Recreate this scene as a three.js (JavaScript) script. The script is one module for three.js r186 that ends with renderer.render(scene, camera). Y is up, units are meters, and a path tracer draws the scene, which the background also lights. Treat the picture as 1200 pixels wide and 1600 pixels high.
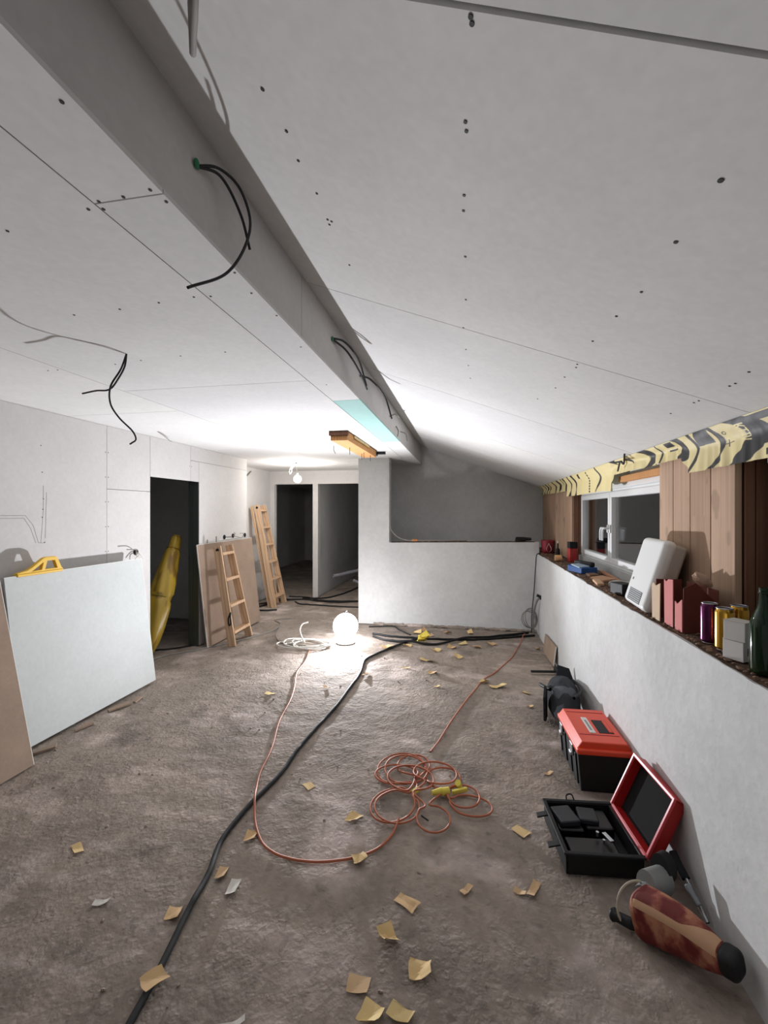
import * as THREE from 'three';
import { RoundedBoxGeometry } from 'three/addons/geometries/RoundedBoxGeometry.js';
import { mergeGeometries } from 'three/addons/utils/BufferGeometryUtils.js';

// ---------- camera, sky, exposure ----------
const scene = new THREE.Scene();
const camera = new THREE.PerspectiveCamera(98.28, 1200 / 1600, 0.05, 60);
camera.position.set(0, 1.6, 0);
camera.rotation.order = 'YXZ';
camera.rotation.set(0, THREE.MathUtils.degToRad(10.6), 0);
scene.background = new THREE.Color(0x06080c);            // night outside
const renderer = new THREE.WebGLRenderer({ antialias: true });
renderer.toneMapping = THREE.LinearToneMapping;
renderer.toneMappingExposure = 1.0;
renderer.shadowMap.enabled = true;
const FLOOD = 42.0, SPILL = 2.6, BULB = 3.2;             // candela: floor lamp beam, its spill, hall bulb

// ---------- random numbers and noise ----------
let seed = 20771;
const rnd = () => { seed = (seed * 1664525 + 1013904223) >>> 0; return seed / 4294967296; };
const rr = (a, b) => a + (b - a) * rnd();
const PERM = new Uint16Array(4096); { for (let i = 0; i < 4096; i++) PERM[i] = Math.floor(rnd() * 65536); }
const lat = (x, y, p, s) => PERM[((((x % p) + p) % p) * 57 + (((y % p) + p) % p) * 131 + s * 977 + ((((x % p) + p) % p) * (((y % p) + p) % p) * 7)) & 4095] / 65535;
function vn(x, y, p, s) {
  const xi = Math.floor(x), yi = Math.floor(y), fx = x - xi, fy = y - yi, u = fx * fx * (3 - 2 * fx), v = fy * fy * (3 - 2 * fy);
  const a = lat(xi, yi, p, s), b = lat(xi + 1, yi, p, s), c = lat(xi, yi + 1, p, s), d = lat(xi + 1, yi + 1, p, s);
  return a + (b - a) * u + (c - a) * v + (a - b - c + d) * u * v;
}
function fbm(u, v, f, o, s) { let t = 0, a = .5, n = 0; for (let i = 0; i < o; i++) { t += a * vn(u * f, v * f, f, s + i); n += a; a *= .5; f *= 2; } return t / n; }
const clamp = (x, a = 0, b = 1) => Math.min(b, Math.max(a, x));
const sm = (a, b, x) => { const t = clamp((x - a) / (b - a)); return t * t * (3 - 2 * t); };

// ---------- textures ----------
function tex(n, fn, srgb, m = n) {
  const d = new Uint8Array(n * m * 4);
  for (let j = 0; j < m; j++) for (let i = 0; i < n; i++) {
    const c = fn(i / n, j / m), k = (j * n + i) * 4;
    d[k] = clamp(c[0]) * 255; d[k + 1] = clamp(c[1]) * 255; d[k + 2] = clamp(c[2]) * 255; d[k + 3] = 255;
  }
  const t = new THREE.DataTexture(d, n, m, THREE.RGBAFormat);
  t.wrapS = t.wrapT = THREE.RepeatWrapping; t.magFilter = THREE.LinearFilter; t.minFilter = THREE.LinearMipmapLinearFilter; t.generateMipmaps = true;
  if (srgb) t.colorSpace = THREE.SRGBColorSpace;
  t.needsUpdate = true; return t;
}
const rep = (t, sx, sy) => { const c = t.clone(); c.repeat.set(sx, sy); c.needsUpdate = true; return c; };
const greyTex = (n, f, o, s, lo, hi) => tex(n, (u, v) => { const g = lo + (hi - lo) * fbm(u, v, f, o, s); return [g, g, g]; }, true);

const paperT = tex(512, (u, v) => { const a = fbm(u, v, 4, 5, 3), b = fbm(u, v, 64, 2, 9), g = .93 + .06 * (a - .5) + .035 * (b - .5); return [g, g * .997, g * .992]; }, true);
const plasterT = tex(512, (u, v) => { const a = fbm(u, v, 3, 5, 21), b = fbm(u, v, 40, 3, 29), g = .92 + .12 * (a - .5) + .05 * (b - .5); return [g, g, g * .995]; }, true);
const plasterB = greyTex(512, 24, 4, 41, 0, 1);
// raw screed: trodden dust, smears of white filler, darker damp stains
const floorT = tex(1024, (u, v) => {
  const a = fbm(u, v, 3, 5, 51), b = fbm(u, v, 12, 5, 61), c = fbm(u, v, 90, 3, 71), st = fbm(u, v * 3, 6, 4, 81);
  let g = .56 + .16 * (a - .5) + .12 * (b - .5) + .10 * (c - .5);
  const w = sm(.62, .78, fbm(u, v, 7, 5, 91)) * .11 + sm(.6, .75, st) * .07;
  const d = sm(.63, .8, fbm(u, v, 9, 5, 101)) * .07 + sm(.72, .8, fbm(u, v, 46, 3, 107)) * .06;
  g += w - d;
  return [g * 1.03, g * (.945 + .02 * w), g * (.87 + .25 * w)];
}, true);
const floorB = tex(1024, (u, v) => { const g = .5 * fbm(u, v, 20, 5, 111) + .3 * fbm(u, v, 90, 3, 121) + .2 * sm(.6, .75, fbm(u, v, 30, 4, 131)); return [g, g, g]; }, false);
const woodT = tex(512, (u, v) => {
  const wv = fbm(u, v, 2, 3, 141) * .12, ring = Math.abs(Math.sin((u + wv) * Math.PI * 14)), f = vn(u * 160, v * 4, 160, 150);
  const k = .80 + .13 * ring + .10 * (f - .5) + .12 * (fbm(u, v, 3, 3, 160) - .5);
  return [k * 1.0, k * (.90 + .02 * ring), k * (.80 + .03 * ring)];
}, true);
const plankT = tex(512, (u, v) => {
  const f = vn(u * 128, v * 3, 128, 171), a = fbm(u, v, 4, 4, 181), kn = sm(.7, .8, fbm(u, v * 2, 6, 3, 191));
  const k = .80 + .10 * (f - .5) + .14 * (a - .5) - .10 * kn;
  return [k * 1.0, k * .92, k * .85];
}, true);
const cardT = tex(256, (u, v) => { const k = .84 + .10 * (fbm(u, v, 6, 4, 201) - .5) + .05 * (fbm(u, v, 60, 2, 205) - .5); return [k, k * .93, k * .87]; }, true);
const dustT = tex(256, (u, v) => { const k = sm(.35, .7, fbm(u, v, 5, 5, 211)); return [.40 + .3 * k, .10 + .38 * k, .08 + .28 * k]; }, true);
const foilT = tex(256, (u, v) => { const k = .85 + .25 * (fbm(u, v, 6, 4, 221) - .5), d = sm(.64, .72, fbm(u, v, 10, 3, 231)) * .25; return [k * (.80 - d * .7), k * (.66 - d * .7), k * (.20 - d * .1)]; }, true);

// ---------- materials ----------
const M = (color, roughness = .8, o = {}) => new THREE.MeshStandardMaterial({ color, roughness, side: THREE.DoubleSide, ...o });
const board = M(0xe8e8e7, .92, { map: rep(paperT, .8, .8) });
const boards3 = [0xe9e9e8, 0xe6e6e6, 0xebebe9].map(c => M(c, .92, { map: rep(paperT, .8, .8) }));
const wallBoards = [0xdad8d7, 0xd7d5d4].map(c => M(c, .93, { map: rep(paperT, .8, .8) }));
const greenBoard = M(0xaad4cf, .92, { map: rep(paperT, .8, .8) });
const brownBoard = M(0xb8aca1, .95, { map: rep(cardT, 1.2, 1.2) });
const whiteBoard = M(0xd6dbda, .8, { map: rep(paperT, .8, .8) });
const gypsum = M(0xe4e1da, .95);
const backing = M(0x6a6560, .95);
const plaster = M(0xdcdddd, .95, { map: rep(plasterT, .7, .7), bumpMap: rep(plasterB, .9, .9), bumpScale: .003 });
const screed = M(0xffffff, .94, { map: rep(floorT, .42, .42), bumpMap: rep(floorB, .8, .8), bumpScale: .010 });
const mortar = M(0x9b8574, .97, { map: rep(floorT, 1.8, 1.8), bumpMap: rep(floorB, 2.2, 2.2), bumpScale: .012 });
const pine = M(0xe6d3bf, .75, { map: rep(woodT, 1.5, .8) });
const pineRed = M(0xdcc3aa, .75, { map: rep(woodT, 2, .8) });
const orangeWood = M(0xe0b27c, .8, { map: rep(woodT, 3, 1) });
const planks = [0xdfcbb9, 0xd8c3b1, 0xe3d0be].map((c, i) => M(c, .85, { map: (() => { const t = rep(plankT, 1.6, .5); t.offset.set(i * .37, i * .21); return t; })() }));
const brownWood = M(0x8f6d59, .85, { map: rep(plankT, 2, .5) });
const pvc = M(0xe8eaea, .35);
const pvcGrey = M(0xbfc2c2, .6, { map: rep(plasterT, 3, 3) });
const glass = new THREE.MeshPhysicalMaterial({ color: 0xffffff, roughness: .02, transmission: 1, thickness: 0, ior: 1.52, side: THREE.DoubleSide });
const shutter = M(0x6d7070, .6);
const black = M(0x060709, .62), blackGloss = M(0x07080a, .4), rubber = M(0x1c1c1e, .75), darkCloth = M(0x202328, .95), greyCloth = M(0x4a4d52, .95);
const steel = M(0xb9bcc0, .35, { metalness: 1 }), galv = M(0x5a615e, .5, { metalness: .7 }), darkSteel = M(0x35383b, .5, { metalness: .8 });
const redPlastic = M(0xb01f1f, .4), orangePlastic = M(0xe2492a, .42), darkRed = M(0x8e2130, .5), redTin = M(0xa32624, .5);
const orangeCord = M(0xb5694a, .6), whiteCord = M(0xdedbd4, .6), greyCord = M(0x86827c, .7), blackCord = M(0x232426, .7);
const yellow = M(0xe3b51e, .5), paperY = [0xd9bb86, 0xd0ae80, 0xe0c68c, 0xcbaa82].map(c => M(c, .9)), paperW = M(0xd5d1c8, .9), lemon = M(0xe2cf5a, .8);
const yellowFoil = M(0xffffff, .38, { map: rep(foilT, 1, 1) });
const dustyRed = M(0xffffff, .7, { map: rep(dustT, 3, 3) });
const tan = M(0xc39a78, .9), enamel = M(0xe9ebe9, .4), enamelSide = M(0xb9b2a8, .5);
const pencil = M(0x8b8885, .95), screwM = M(0x23211f, .7), green = M(0x2f7a52, .8);

// ---------- geometry helpers ----------
const _e = new THREE.Euler(), _q = new THREE.Quaternion(), _m = new THREE.Matrix4();
const V = (x, y, z) => new THREE.Vector3(x, y, z);
function put(g, x = 0, y = 0, z = 0, rx = 0, ry = 0, rz = 0) { g.applyMatrix4(_m.compose(V(x, y, z), _q.setFromEuler(_e.set(rx, ry, rz)), V(1, 1, 1))); return g; }
// uv in metres, projected along each face's own dominant axis (world size of the pattern)
function uvm(g, swap = false) {
  if (g.index) g = g.toNonIndexed();
  const p = g.attributes.position, n = p.count, uv = new Float32Array(n * 2), a = V(), b = V(), c = V();
  for (let i = 0; i < n; i += 3) {
    a.fromBufferAttribute(p, i); b.fromBufferAttribute(p, i + 1); c.fromBufferAttribute(p, i + 2);
    const nx = b.clone().sub(a).cross(c.clone().sub(a)), X = Math.abs(nx.x), Y = Math.abs(nx.y), Z = Math.abs(nx.z);
    for (let k = 0; k < 3; k++) {
      const q = k === 0 ? a : k === 1 ? b : c;
      let u, v; if (X >= Y && X >= Z) { u = q.z; v = q.y; } else if (Y >= Z) { u = q.x; v = q.z; } else { u = q.x; v = q.y; }
      uv[(i + k) * 2] = swap ? v : u; uv[(i + k) * 2 + 1] = swap ? u : v;
    }
  }
  g.setAttribute('uv', new THREE.BufferAttribute(uv, 2)); return g;
}
const bx = (w, h, d, x = 0, y = 0, z = 0, rx = 0, ry = 0, rz = 0) => put(new THREE.BoxGeometry(w, h, d), x, y, z, rx, ry, rz);
const rb = (w, h, d, r, x = 0, y = 0, z = 0, rx = 0, ry = 0, rz = 0, s = 2) => put(new RoundedBoxGeometry(w, h, d, s, r), x, y, z, rx, ry, rz);
const cyl = (r1, r2, h, x = 0, y = 0, z = 0, rx = 0, ry = 0, rz = 0, s = 18) => put(new THREE.CylinderGeometry(r1, r2, h, s), x, y, z, rx, ry, rz);
const lathe = (pts, s = 28) => new THREE.LatheGeometry(pts.map(p => new THREE.Vector2(p[0], p[1])), s);
const range = (x0, x1, y0, y1, z0, z1) => bx(x1 - x0, y1 - y0, z1 - z0, (x0 + x1) / 2, (y0 + y1) / 2, (z0 + z1) / 2);
function tube(pts, r, seg = 0, closed = false, rad = 8, tension = .5) {
  const c = new THREE.CatmullRomCurve3(pts.map(p => Array.isArray(p) ? V(...p) : p), closed, 'centripetal', tension);
  return new THREE.TubeGeometry(c, seg || pts.length * 8, r, rad, closed);
}
function extr(pts, depth, bevel = 0, holes = []) {
  const s = new THREE.Shape(pts.map(p => new THREE.Vector2(p[0], p[1])));
  for (const h of holes) s.holes.push(new THREE.Path(h.map(p => new THREE.Vector2(p[0], p[1]))));
  return put(new THREE.ExtrudeGeometry(s, { depth, bevelEnabled: bevel > 0, bevelSize: bevel, bevelThickness: bevel, bevelSegments: 2, curveSegments: 10 }), 0, 0, -depth / 2);
}
function prep(g) { g = g.index ? g.toNonIndexed() : g; for (const k of Object.keys(g.attributes)) if (!['position', 'normal', 'uv'].includes(k)) g.deleteAttribute(k); return g; }
const merge = gs => gs.length === 1 ? gs[0] : mergeGeometries(gs.map(prep));
const used = {};
const numbered = n => { used[n] = (used[n] ?? -1) + 1; return used[n] ? n + '_' + String(used[n]).padStart(3, '0') : n; };
function mesh(name, g, m, parent) {
  const o = new THREE.Mesh(Array.isArray(g) ? merge(g) : g, m); o.name = name; o.castShadow = o.receiveShadow = true; parent.add(o); return o;
}
function thing(name, label, category, [x, y, z] = [0, 0, 0], turn = 0, group) {
  const o = new THREE.Group(); o.name = numbered(name); o.position.set(x, y, z); o.rotation.y = turn; o.userData = { label, category };
  if (group) o.userData.group = group; scene.add(o); return o;
}
function single(name, label, category, g, m, group) {
  const o = mesh(numbered(name), g, m, scene); o.userData = { label, category }; if (group) o.userData.group = group; return o;
}
function struct(name, g, m, label) { const o = mesh(name, uvm(Array.isArray(g) ? merge(g) : g), m, scene); o.userData = { kind: 'structure', label }; return o; }
function structG(name, label) { const o = new THREE.Group(); o.name = name; o.userData = { kind: 'structure', label }; scene.add(o); return o; }
function stuff(name, g, m, parent) { const o = mesh(name, g, m, parent); o.userData.kind = 'stuff'; return o; }

// =====================================================================
//  SETTING
// =====================================================================
const CH = 2.37, XL = -3.15, XR = .92, XB = -.73, SL = .375, SY = 2.67;      // ceiling height, left wall, parapet, beam, slope
const slopeY = x => SY - SL * (x - XB);
// ---- floor: uneven screed ----
function floorH(x, z) {
  const n = fbm((x + 20) / 4, (z + 20) / 4, 22, 4, 301), m = fbm((x + 20) / 4, (z + 20) / 4, 5, 3, 311), c = sm(.66, .76, fbm((x + 20) / 4, (z + 20) / 4, 40, 3, 321));
  return -.016 + .011 * n + .004 * m + .004 * c * n;
}
{
  const x0 = -5.4, x1 = 1.0, z0 = -14.1, z1 = 1.7, nx = 250, nz = 560, g = new THREE.PlaneGeometry(1, 1, nx, nz), p = g.attributes.position, uv = g.attributes.uv;
  for (let i = 0; i < p.count; i++) {
    const x = x0 + (p.getX(i) + .5) * (x1 - x0), z = z0 + (.5 - p.getY(i)) * (z1 - z0);
    p.setXYZ(i, x, floorH(x, z), z); uv.setXY(i, x, z);
  }
  g.computeVertexNormals();
  const f = structG('floor', 'bare uneven concrete screed floor');
  mesh('screed_surface', g, screed, f);
  mesh('slab', uvm(range(x0, 1.4, -.2, -.022, z0, z1)), backing, f);
  // crumbs of mortar and dust lying on the screed
  const base = new THREE.IcosahedronGeometry(1, 0), crumbs = [];
  for (let i = 0; i < 420; i++) {
    const x = rr(-2.9, .85), z = -rr(1.1, 6.0), s = Math.pow(rnd(), 4) * .010 + .0016, c = base.clone();
    c.applyMatrix4(_m.compose(V(x, floorH(x, z) + s * .3, z), _q.setFromEuler(_e.set(rr(0, 6), rr(0, 6), rr(0, 6))), V(s * rr(.7, 1.5), s * .6, s * rr(.7, 1.3)))); crumbs.push(c);
  }
  const cr = stuff('mortar_crumbs', crumbs, M(0xa3968a, .95), f); cr.userData.label = 'loose mortar crumbs';
}
// ---- flat ceiling of plasterboards ----
const G = .0022;                                          // half a joint
{
  const c = structG('ceiling', 'flat plasterboard ceiling with open joints');
  mesh('ceiling_deck', range(-3.95, XB - .02, CH + .016, CH + .09, -10.6, 1.7), backing, c);
  const add = (x0, x1, z0, z1, m) => mesh('plasterboard', uvm(range(x0 + G, x1 - G, CH, CH + .0125, z0 + G, z1 - G)), m, c);
  let k = 0;
  for (const [z0, z1] of [[-.955, 1.7], [-2.95, -.955]]) add(-.915, -.72, z0, z1, boards3[k++ % 3]);
  add(-.915, -.72, -4.80, -2.95, greenBoard); add(-.915, -.72, -7.2, -4.80, boards3[1]);
  for (const [z0, z1] of [[-.47, 1.7], [-2.47, -.47], [-4.47, -2.47], [-6.47, -4.47], [-8.0, -6.47]]) add(-2.15, -.915, z0, z1, boards3[k++ % 3]);
  for (const [z0, z1] of [[-1.03, 1.7], [-3.03, -1.03], [-5.03, -3.03], [-7.03, -5.03], [-8.0, -7.03]]) add(-3.40, -2.15, z0, z1, boards3[k++ % 3]);
  add(-3.95, -3.40, -8.0, -5.9, boards3[0]);
  const sc = [];
  for (const [x, z] of [[-0.747, -0.706], [-0.692, -0.682], [-1.237, -1.003], [-0.897, -0.950], [-0.825, -0.947], [-0.744, -0.938], [-0.733, -0.981], [-0.946, -0.969], [-0.908, -0.976], [-0.734, -1.312], [-0.961, -1.434], [-0.899, -1.440], [-0.745, -1.446], [-1.114, -1.449], [-1.295, -1.468], [-0.683, -1.370], [-0.689, -1.076], [-1.508, -1.478], [-0.733, -1.629], [-1.800, -2.010], [-1.627, -1.983], [-0.761, -1.959], [-1.143, -1.954], [-1.388, -1.962], [-2.241, -2.033], [-2.180, -2.034], [-0.835, -2.568], [-0.651, -1.955]])
    if (x < -.728) sc.push(cyl(.0042, .0042, .0016, x, CH - .0006, z, 0, 0, 0, 10));
  stuff('screw_heads', sc, screwM, c);
}
// ---- sloped ceiling of plasterboards ----
{
  const c = structG('ceiling_slope', 'sloping plasterboard ceiling under the roof');
  const a = -Math.atan(SL), n = V(SL, 1, 0).normalize();
  const slab = (xa, xb, z0, z1, off, th) => {
    const L = (xb - xa) / Math.cos(a), xm = (xa + xb) / 2, ym = slopeY(xm), g = bx(L, th, z1 - z0); uvm(g);
    return put(uvm(g), xm + n.x * (off + th / 2), ym + n.y * (off + th / 2), (z0 + z1) / 2, 0, 0, a);
  };
  mesh('roof_deck', slab(XB - .25, 1.5, -7.3, 1.7, .017, .08), backing, c);
  const zs = [1.7, .54, -.709, -1.965, -3.2, -4.45, -5.7, -6.95, -7.25];
  for (let i = 0; i < zs.length - 1; i++) {
    const g1 = i === 2 ? .006 : G, g0 = i === 1 ? .005 : G;
    mesh('plasterboard', slab(XB - .02, 1.24, zs[i + 1] + g0, zs[i] - g1, 0, .0125), boards3[i % 3], c);
  }
  const sc = [], pts = [[0.006, -0.723, 0.0045], [0.008, -0.733, 0.0045], [-0.003, -0.920], [-0.001, -0.942], [0.467, -0.931, 0.0055], [0.471, -1.122, 0.005], [0.480, -1.351], [0.466, -1.517], [0.453, -1.736], [-0.007, -1.135], [-0.009, -1.194], [-0.005, -1.407], [-0.004, -1.691], [-0.460, -0.946, 0.005], [-0.449, -1.057, 0.0045], [-0.456, -1.155], [-0.446, -1.279], [-0.440, -1.408], [-0.451, -1.676], [0.922, -1.782], [0.923, -1.749], [0.458, -1.989], [0.462, -2.027], [0.922, -1.995], [0.920, -2.030], [0.447, -2.181], [0.442, -2.370], [-0.005, -2.211], [0.008, -2.440], [0.020, -2.660], [0.904, -1.639], [0.918, -2.237], [0.397, -2.649], [-0.015, -1.957], [-0.452, -1.403], [-0.454, -1.430]];
  for (const [x, z, r = .0042] of pts) sc.push(put(new THREE.CylinderGeometry(r, r, .002, 10), x, slopeY(x) - .0006, z, 0, 0, a));
  stuff('screw_heads', sc, screwM, c);
}
// ---- boxed beam side between flat and sloping ceiling ----
{
  const t = structG('trim_1', 'vertical plasterboard side of the boxed beam');
  let k = 0;
  for (const [z0, z1] of [[.1, 1.7], [-1.9, .1], [-3.9, -1.9], [-5.9, -3.9], [-7.2, -5.9]])
    mesh('plasterboard', uvm(range(XB - .0175, XB - .005, CH + .009, SY + .01, z0 + G, z1 - G)), wallBoards[k++ % 2], t);
  mesh('beam_core', range(XB - .14, XB - .022, CH + .02, SY + .25, -7.2, 1.7), backing, t);
}
// ---- left wall of plasterboards with a door opening ----
const D1 = [-4.80, -3.97, 1.957];
{
  const w = structG('wall_left', 'grey plasterboard wall with open joints');
  const T = .0125;
  const add = (z0, z1, y0, y1, i) => mesh('plasterboard', uvm(range(XL - T, XL, y0 + G, y1 - G, z0 + G, z1 - G)), wallBoards[i % 2], w);
  add(.30, 1.7, 0, CH, 0); add(-.92, .30, 0, CH, 1); add(-2.17, -.92, 0, CH, 0); add(-3.421, -2.17, 0, CH, 1);
  add(D1[1], -3.421, 0, 1.805, 0); add(D1[1], -3.421, 1.805, CH, 1); add(-4.639, D1[1], D1[2], CH, 0);
  add(D1[0], -4.639, D1[2], 2.20, 1); add(-5.96, D1[0], 0, 2.20, 0); add(-5.96, -4.639, 2.20, CH, 1);
  for (const [z0, z1, y0, y1] of [[D1[1] + .03, 1.7, 0, CH], [-5.96, D1[0] - .03, 0, CH], [D1[0] - .03, D1[1] + .03, D1[2] + .03, CH]])
    mesh('stud_core', uvm(range(XL - .125, XL - T - .002, y0, y1, z0, z1)), plaster, w);
  mesh('plasterboard', uvm(range(-3.72, XL, 0, CH, -5.972, -5.96)), wallBoards[1], w);
  // screws along the joints
  const sc = []; for (const z of [-3.405, -3.437, -4.62, -4.66]) for (let y = 1.25; y < 2.3; y += .22) if (z > -4 || y > 2) sc.push(put(new THREE.CylinderGeometry(.004, .004, .002, 8), XL + .0006, y, z, 0, 0, Math.PI / 2));
  for (const [y, z] of [[2.1, -2.8], [1.9, -2.81], [1.7, -2.82], [1.62, -2.815], [1.56, -2.81], [1.37, -2.83]]) sc.push(put(new THREE.CylinderGeometry(.004, .004, .002, 8), XL + .0006, y, z, 0, 0, Math.PI / 2));
  stuff('screw_heads', sc, screwM, w);
  // pencil sketch of a pipe run
  const pl = (pts) => { const g = []; for (let i = 0; i < pts.length - 1; i++) { const [z0, y0] = pts[i], [z1, y1] = pts[i + 1], L = Math.hypot(z1 - z0, y1 - y0); g.push(bx(.0006, .0032, L, XL + .0003, (y0 + y1) / 2, (z0 + z1) / 2, -Math.atan2(y1 - y0, z1 - z0))); } return g; };
  stuff('pencil_marks', [...pl([[-2.35, 1.575], [-2.68, 1.575], [-2.74, 1.5], [-2.78, 1.37], [-2.83, 1.365]]), ...pl([[-2.35, 1.555], [-2.67, 1.555], [-2.72, 1.48], [-2.76, 1.37]]), ...pl([[-2.80, 1.37], [-2.82, 1.62], [-2.82, 1.80]]), ...pl([[-2.835, 1.40], [-2.845, 1.75]])], pencil, w).userData.label = 'pencil sketch lines';
}
// metal studs around the door opening
{
  const d = structG('door_1', 'bare door opening framed with dark metal studs');
  const stud = (z, s) => [range(XL - .13, XL - .004, 0, D1[2] + .03, Math.min(z, z + s * .002), Math.max(z, z + s * .002)), range(XL - .13, XL - .124, 0, D1[2] + .03, z - .012, z + .012), range(XL - .012, XL - .004, 0, D1[2] + .03, z - .006, z + .006)];
  mesh('stud', [...stud(D1[0] + .001, 1), range(XL - .08, XL - .074, 0, D1[2], D1[0], D1[0] + .008)], galv, d);
  mesh('stud', stud(D1[1] - .001, -1), galv, d);
  mesh('header', [range(XL - .13, XL - .004, D1[2] + .02, D1[2] + .024, D1[0], D1[1])], galv, d);
}
// dark room behind it
struct('wall_side_room', [range(-5.35, -5.25, 0, CH, -6.05, -1.4), range(-5.3, XL - .13, 0, CH, -6.05, -5.98), range(-5.3, XL - .13, 0, CH, -1.5, -1.4), range(-5.35, XL - .13, CH, CH + .08, -6.05, -1.4)], plaster, 'raw walls of the dark side room');
// ---- hall ----
const HX = -3.68, HZ = -7.9, DT = 2.125;
struct('wall_hall_left', range(HX - .1, HX, 0, CH, -8.0, -5.97), wallBoards[0], 'hall side wall');
{
  const w = structG('wall_hall_back', 'white hall end wall with two bare door openings');
  const add = (n, x0, x1, y0, y1) => mesh(n, uvm(range(x0, x1, y0, y1, HZ - .1, HZ)), wallBoards[0], w);
  add('lintel', HX, -1.5, DT, CH); add('door_jamb', HX, -3.60, 0, DT); add('pillar', -2.835, -2.735, 0, DT); add('door_jamb', -1.945, -1.4, 0, DT);
}
struct('wall_hall_right', range(-1.53, -1.43, 0, CH, -7.9, -6.36), plaster, 'hall side wall behind the partition');
struct('wall_back_rooms', [range(-5.4, -5.3, 0, CH, -14.1, -7.9), range(-5.4, -.9, 0, CH, -14.1, -14.0), range(-2.81, -2.76, 0, CH, -14.0, -8.0), range(-1.0, -.9, 0, CH, -14.1, -7.9), range(-5.4, HX - .1, 0, CH, -8.05, -7.95), range(-5.4, -.9, CH, CH + .08, -14.1, -7.8)], plaster, 'raw walls of the unlit rooms beyond the hall');
// ---- partition: full height post and chest-high wall ----
const PZ = -6.2;
struct('wall_partition', [put(extr([[-1.535, 0], [.95, 0], [.95, 1.195], [-1.085, 1.165], [-1.085, CH], [-1.535, CH]], .16), 0, 0, PZ - .08)], plaster, 'plastered partition, tall at one end and chest high beside it');
struct('wall_back', range(-1.45, 1.5, 0, 3.0, -7.3, -7.2), plaster, 'back wall behind the low partition');
// ragged plaster foot and mortar bed on top of the low part
{
  const g = []; for (let x = -1.05; x < .9; x += .05) g.push(rb(.06, rr(.006, .016), .09, .004, x + .02, 1.165 + (x + 1.085) * .0147 + .004, PZ - .05, 0, rr(-.2, .2), rr(-.05, .05), 1));
  struct('trim_2', g, mortar, 'rough mortar bed on top of the low partition');
  const f = []; for (let x = -1.3; x < .9; x += .07) f.push(rb(.085, rr(.02, .045), .03, .008, x + .03, .008, PZ + .006, rr(-.2, .2), rr(-.2, .2), rr(-.2, .2), 1));
  struct('trim_3', f, screed, 'ragged foot of the partition plaster');
}
// ---- window wall: parapet, posts, lintel ----
struct('wall_right', range(XR, 1.42, -.02, 1.045, -7.2, 1.7), plaster, 'chest-high plastered parapet under the windows');
{
  const c = structG('trim_4', 'rough mortar ledge on top of the parapet');
  const nx = 12, nz = 330, g = new THREE.PlaneGeometry(1, 1, nx, nz), p = g.attributes.position, uv = g.attributes.uv;
  for (let i = 0; i < p.count; i++) {
    const s = p.getX(i) + .5, z = -7.19 + (.5 - p.getY(i)) * 6.6, e = .93 + .012 * (fbm(.3, (z + 9) / 8, 60, 3, 401) - .5) * 2 - .006;
    const x = e + s * (1.40 - e);
    p.setXYZ(i, x, s < .01 ? 1.044 : 1.047 + .009 * fbm((x + 3) / 4, (z + 9) / 8, 60, 3, 411), z); uv.setXY(i, x, z);
  }
  g.computeVertexNormals(); mesh('mortar_bed', g, mortar, c);
  const base = new THREE.IcosahedronGeometry(1, 0), st = [];
  for (let i = 0; i < 900; i++) { const z = -rr(.9, 7), x = .935 + Math.pow(rnd(), 1.5) * .26, s = rr(.003, .010); st.push(put(base.clone().scale(s, s * .5, s * rr(.8, 1.8)), x, 1.056, z, rr(-.3, .3), rr(0, 6), rr(-.3, .3))); }
  stuff('mortar_rubble', st, M(0x8a6f5c, .97), c).userData.label = 'loose mortar rubble';
}
struct('wall_window', [range(1.19, 1.42, 1.04, 2.4, -7.2, -5.25), range(1.19, 1.42, 1.04, 2.4, -2.965, -2.185), range(1.19, 1.42, 1.04, 2.4, -.5, 1.7), range(1.22, 1.42, 1.955, 2.4, -5.25, -.5), range(1.30, 1.42, 1.04, 1.11, -5.25, -.5)], brownWood, 'timber outer wall between the windows');
struct('wall_front', range(-3.3, 1.5, 0, 3.0, 1.7, 1.8), wallBoards[1], 'end wall of the attic room');
// vertical boards on the posts
{
  const w = structG('trim_5', 'vertical pale boards on the window posts');
  let k = 0;
  for (const [z0, z1] of [[-7.19, -6.72], [-6.72, -6.2], [-6.2, -5.72], [-5.72, -5.55], [-5.55, -5.25], [-2.965, -2.78], [-2.78, -2.585], [-2.585, -2.385], [-2.385, -2.185]])
    mesh('board', uvm(rb(.03, .90, z1 - z0 - .006, .004, 1.168 + rr(-.002, .002), 1.51, (z0 + z1) / 2, 0, 0, 0, 1)), planks[k++ % 3], w);
  for (const [z, s] of [[-5.25, 1], [-2.185, 1]]) { mesh('side_board', uvm(rb(.036, .9, .016, .003, 1.203, 1.51, z + .009 * s, 0, 0, 0, 1)), brownWood, w); mesh('side_board', uvm(rb(.075, .9, .016, .003, 1.262, 1.51, z + .009 * s, 0, 0, 0, 1)), brownWood, w); }
}
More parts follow.
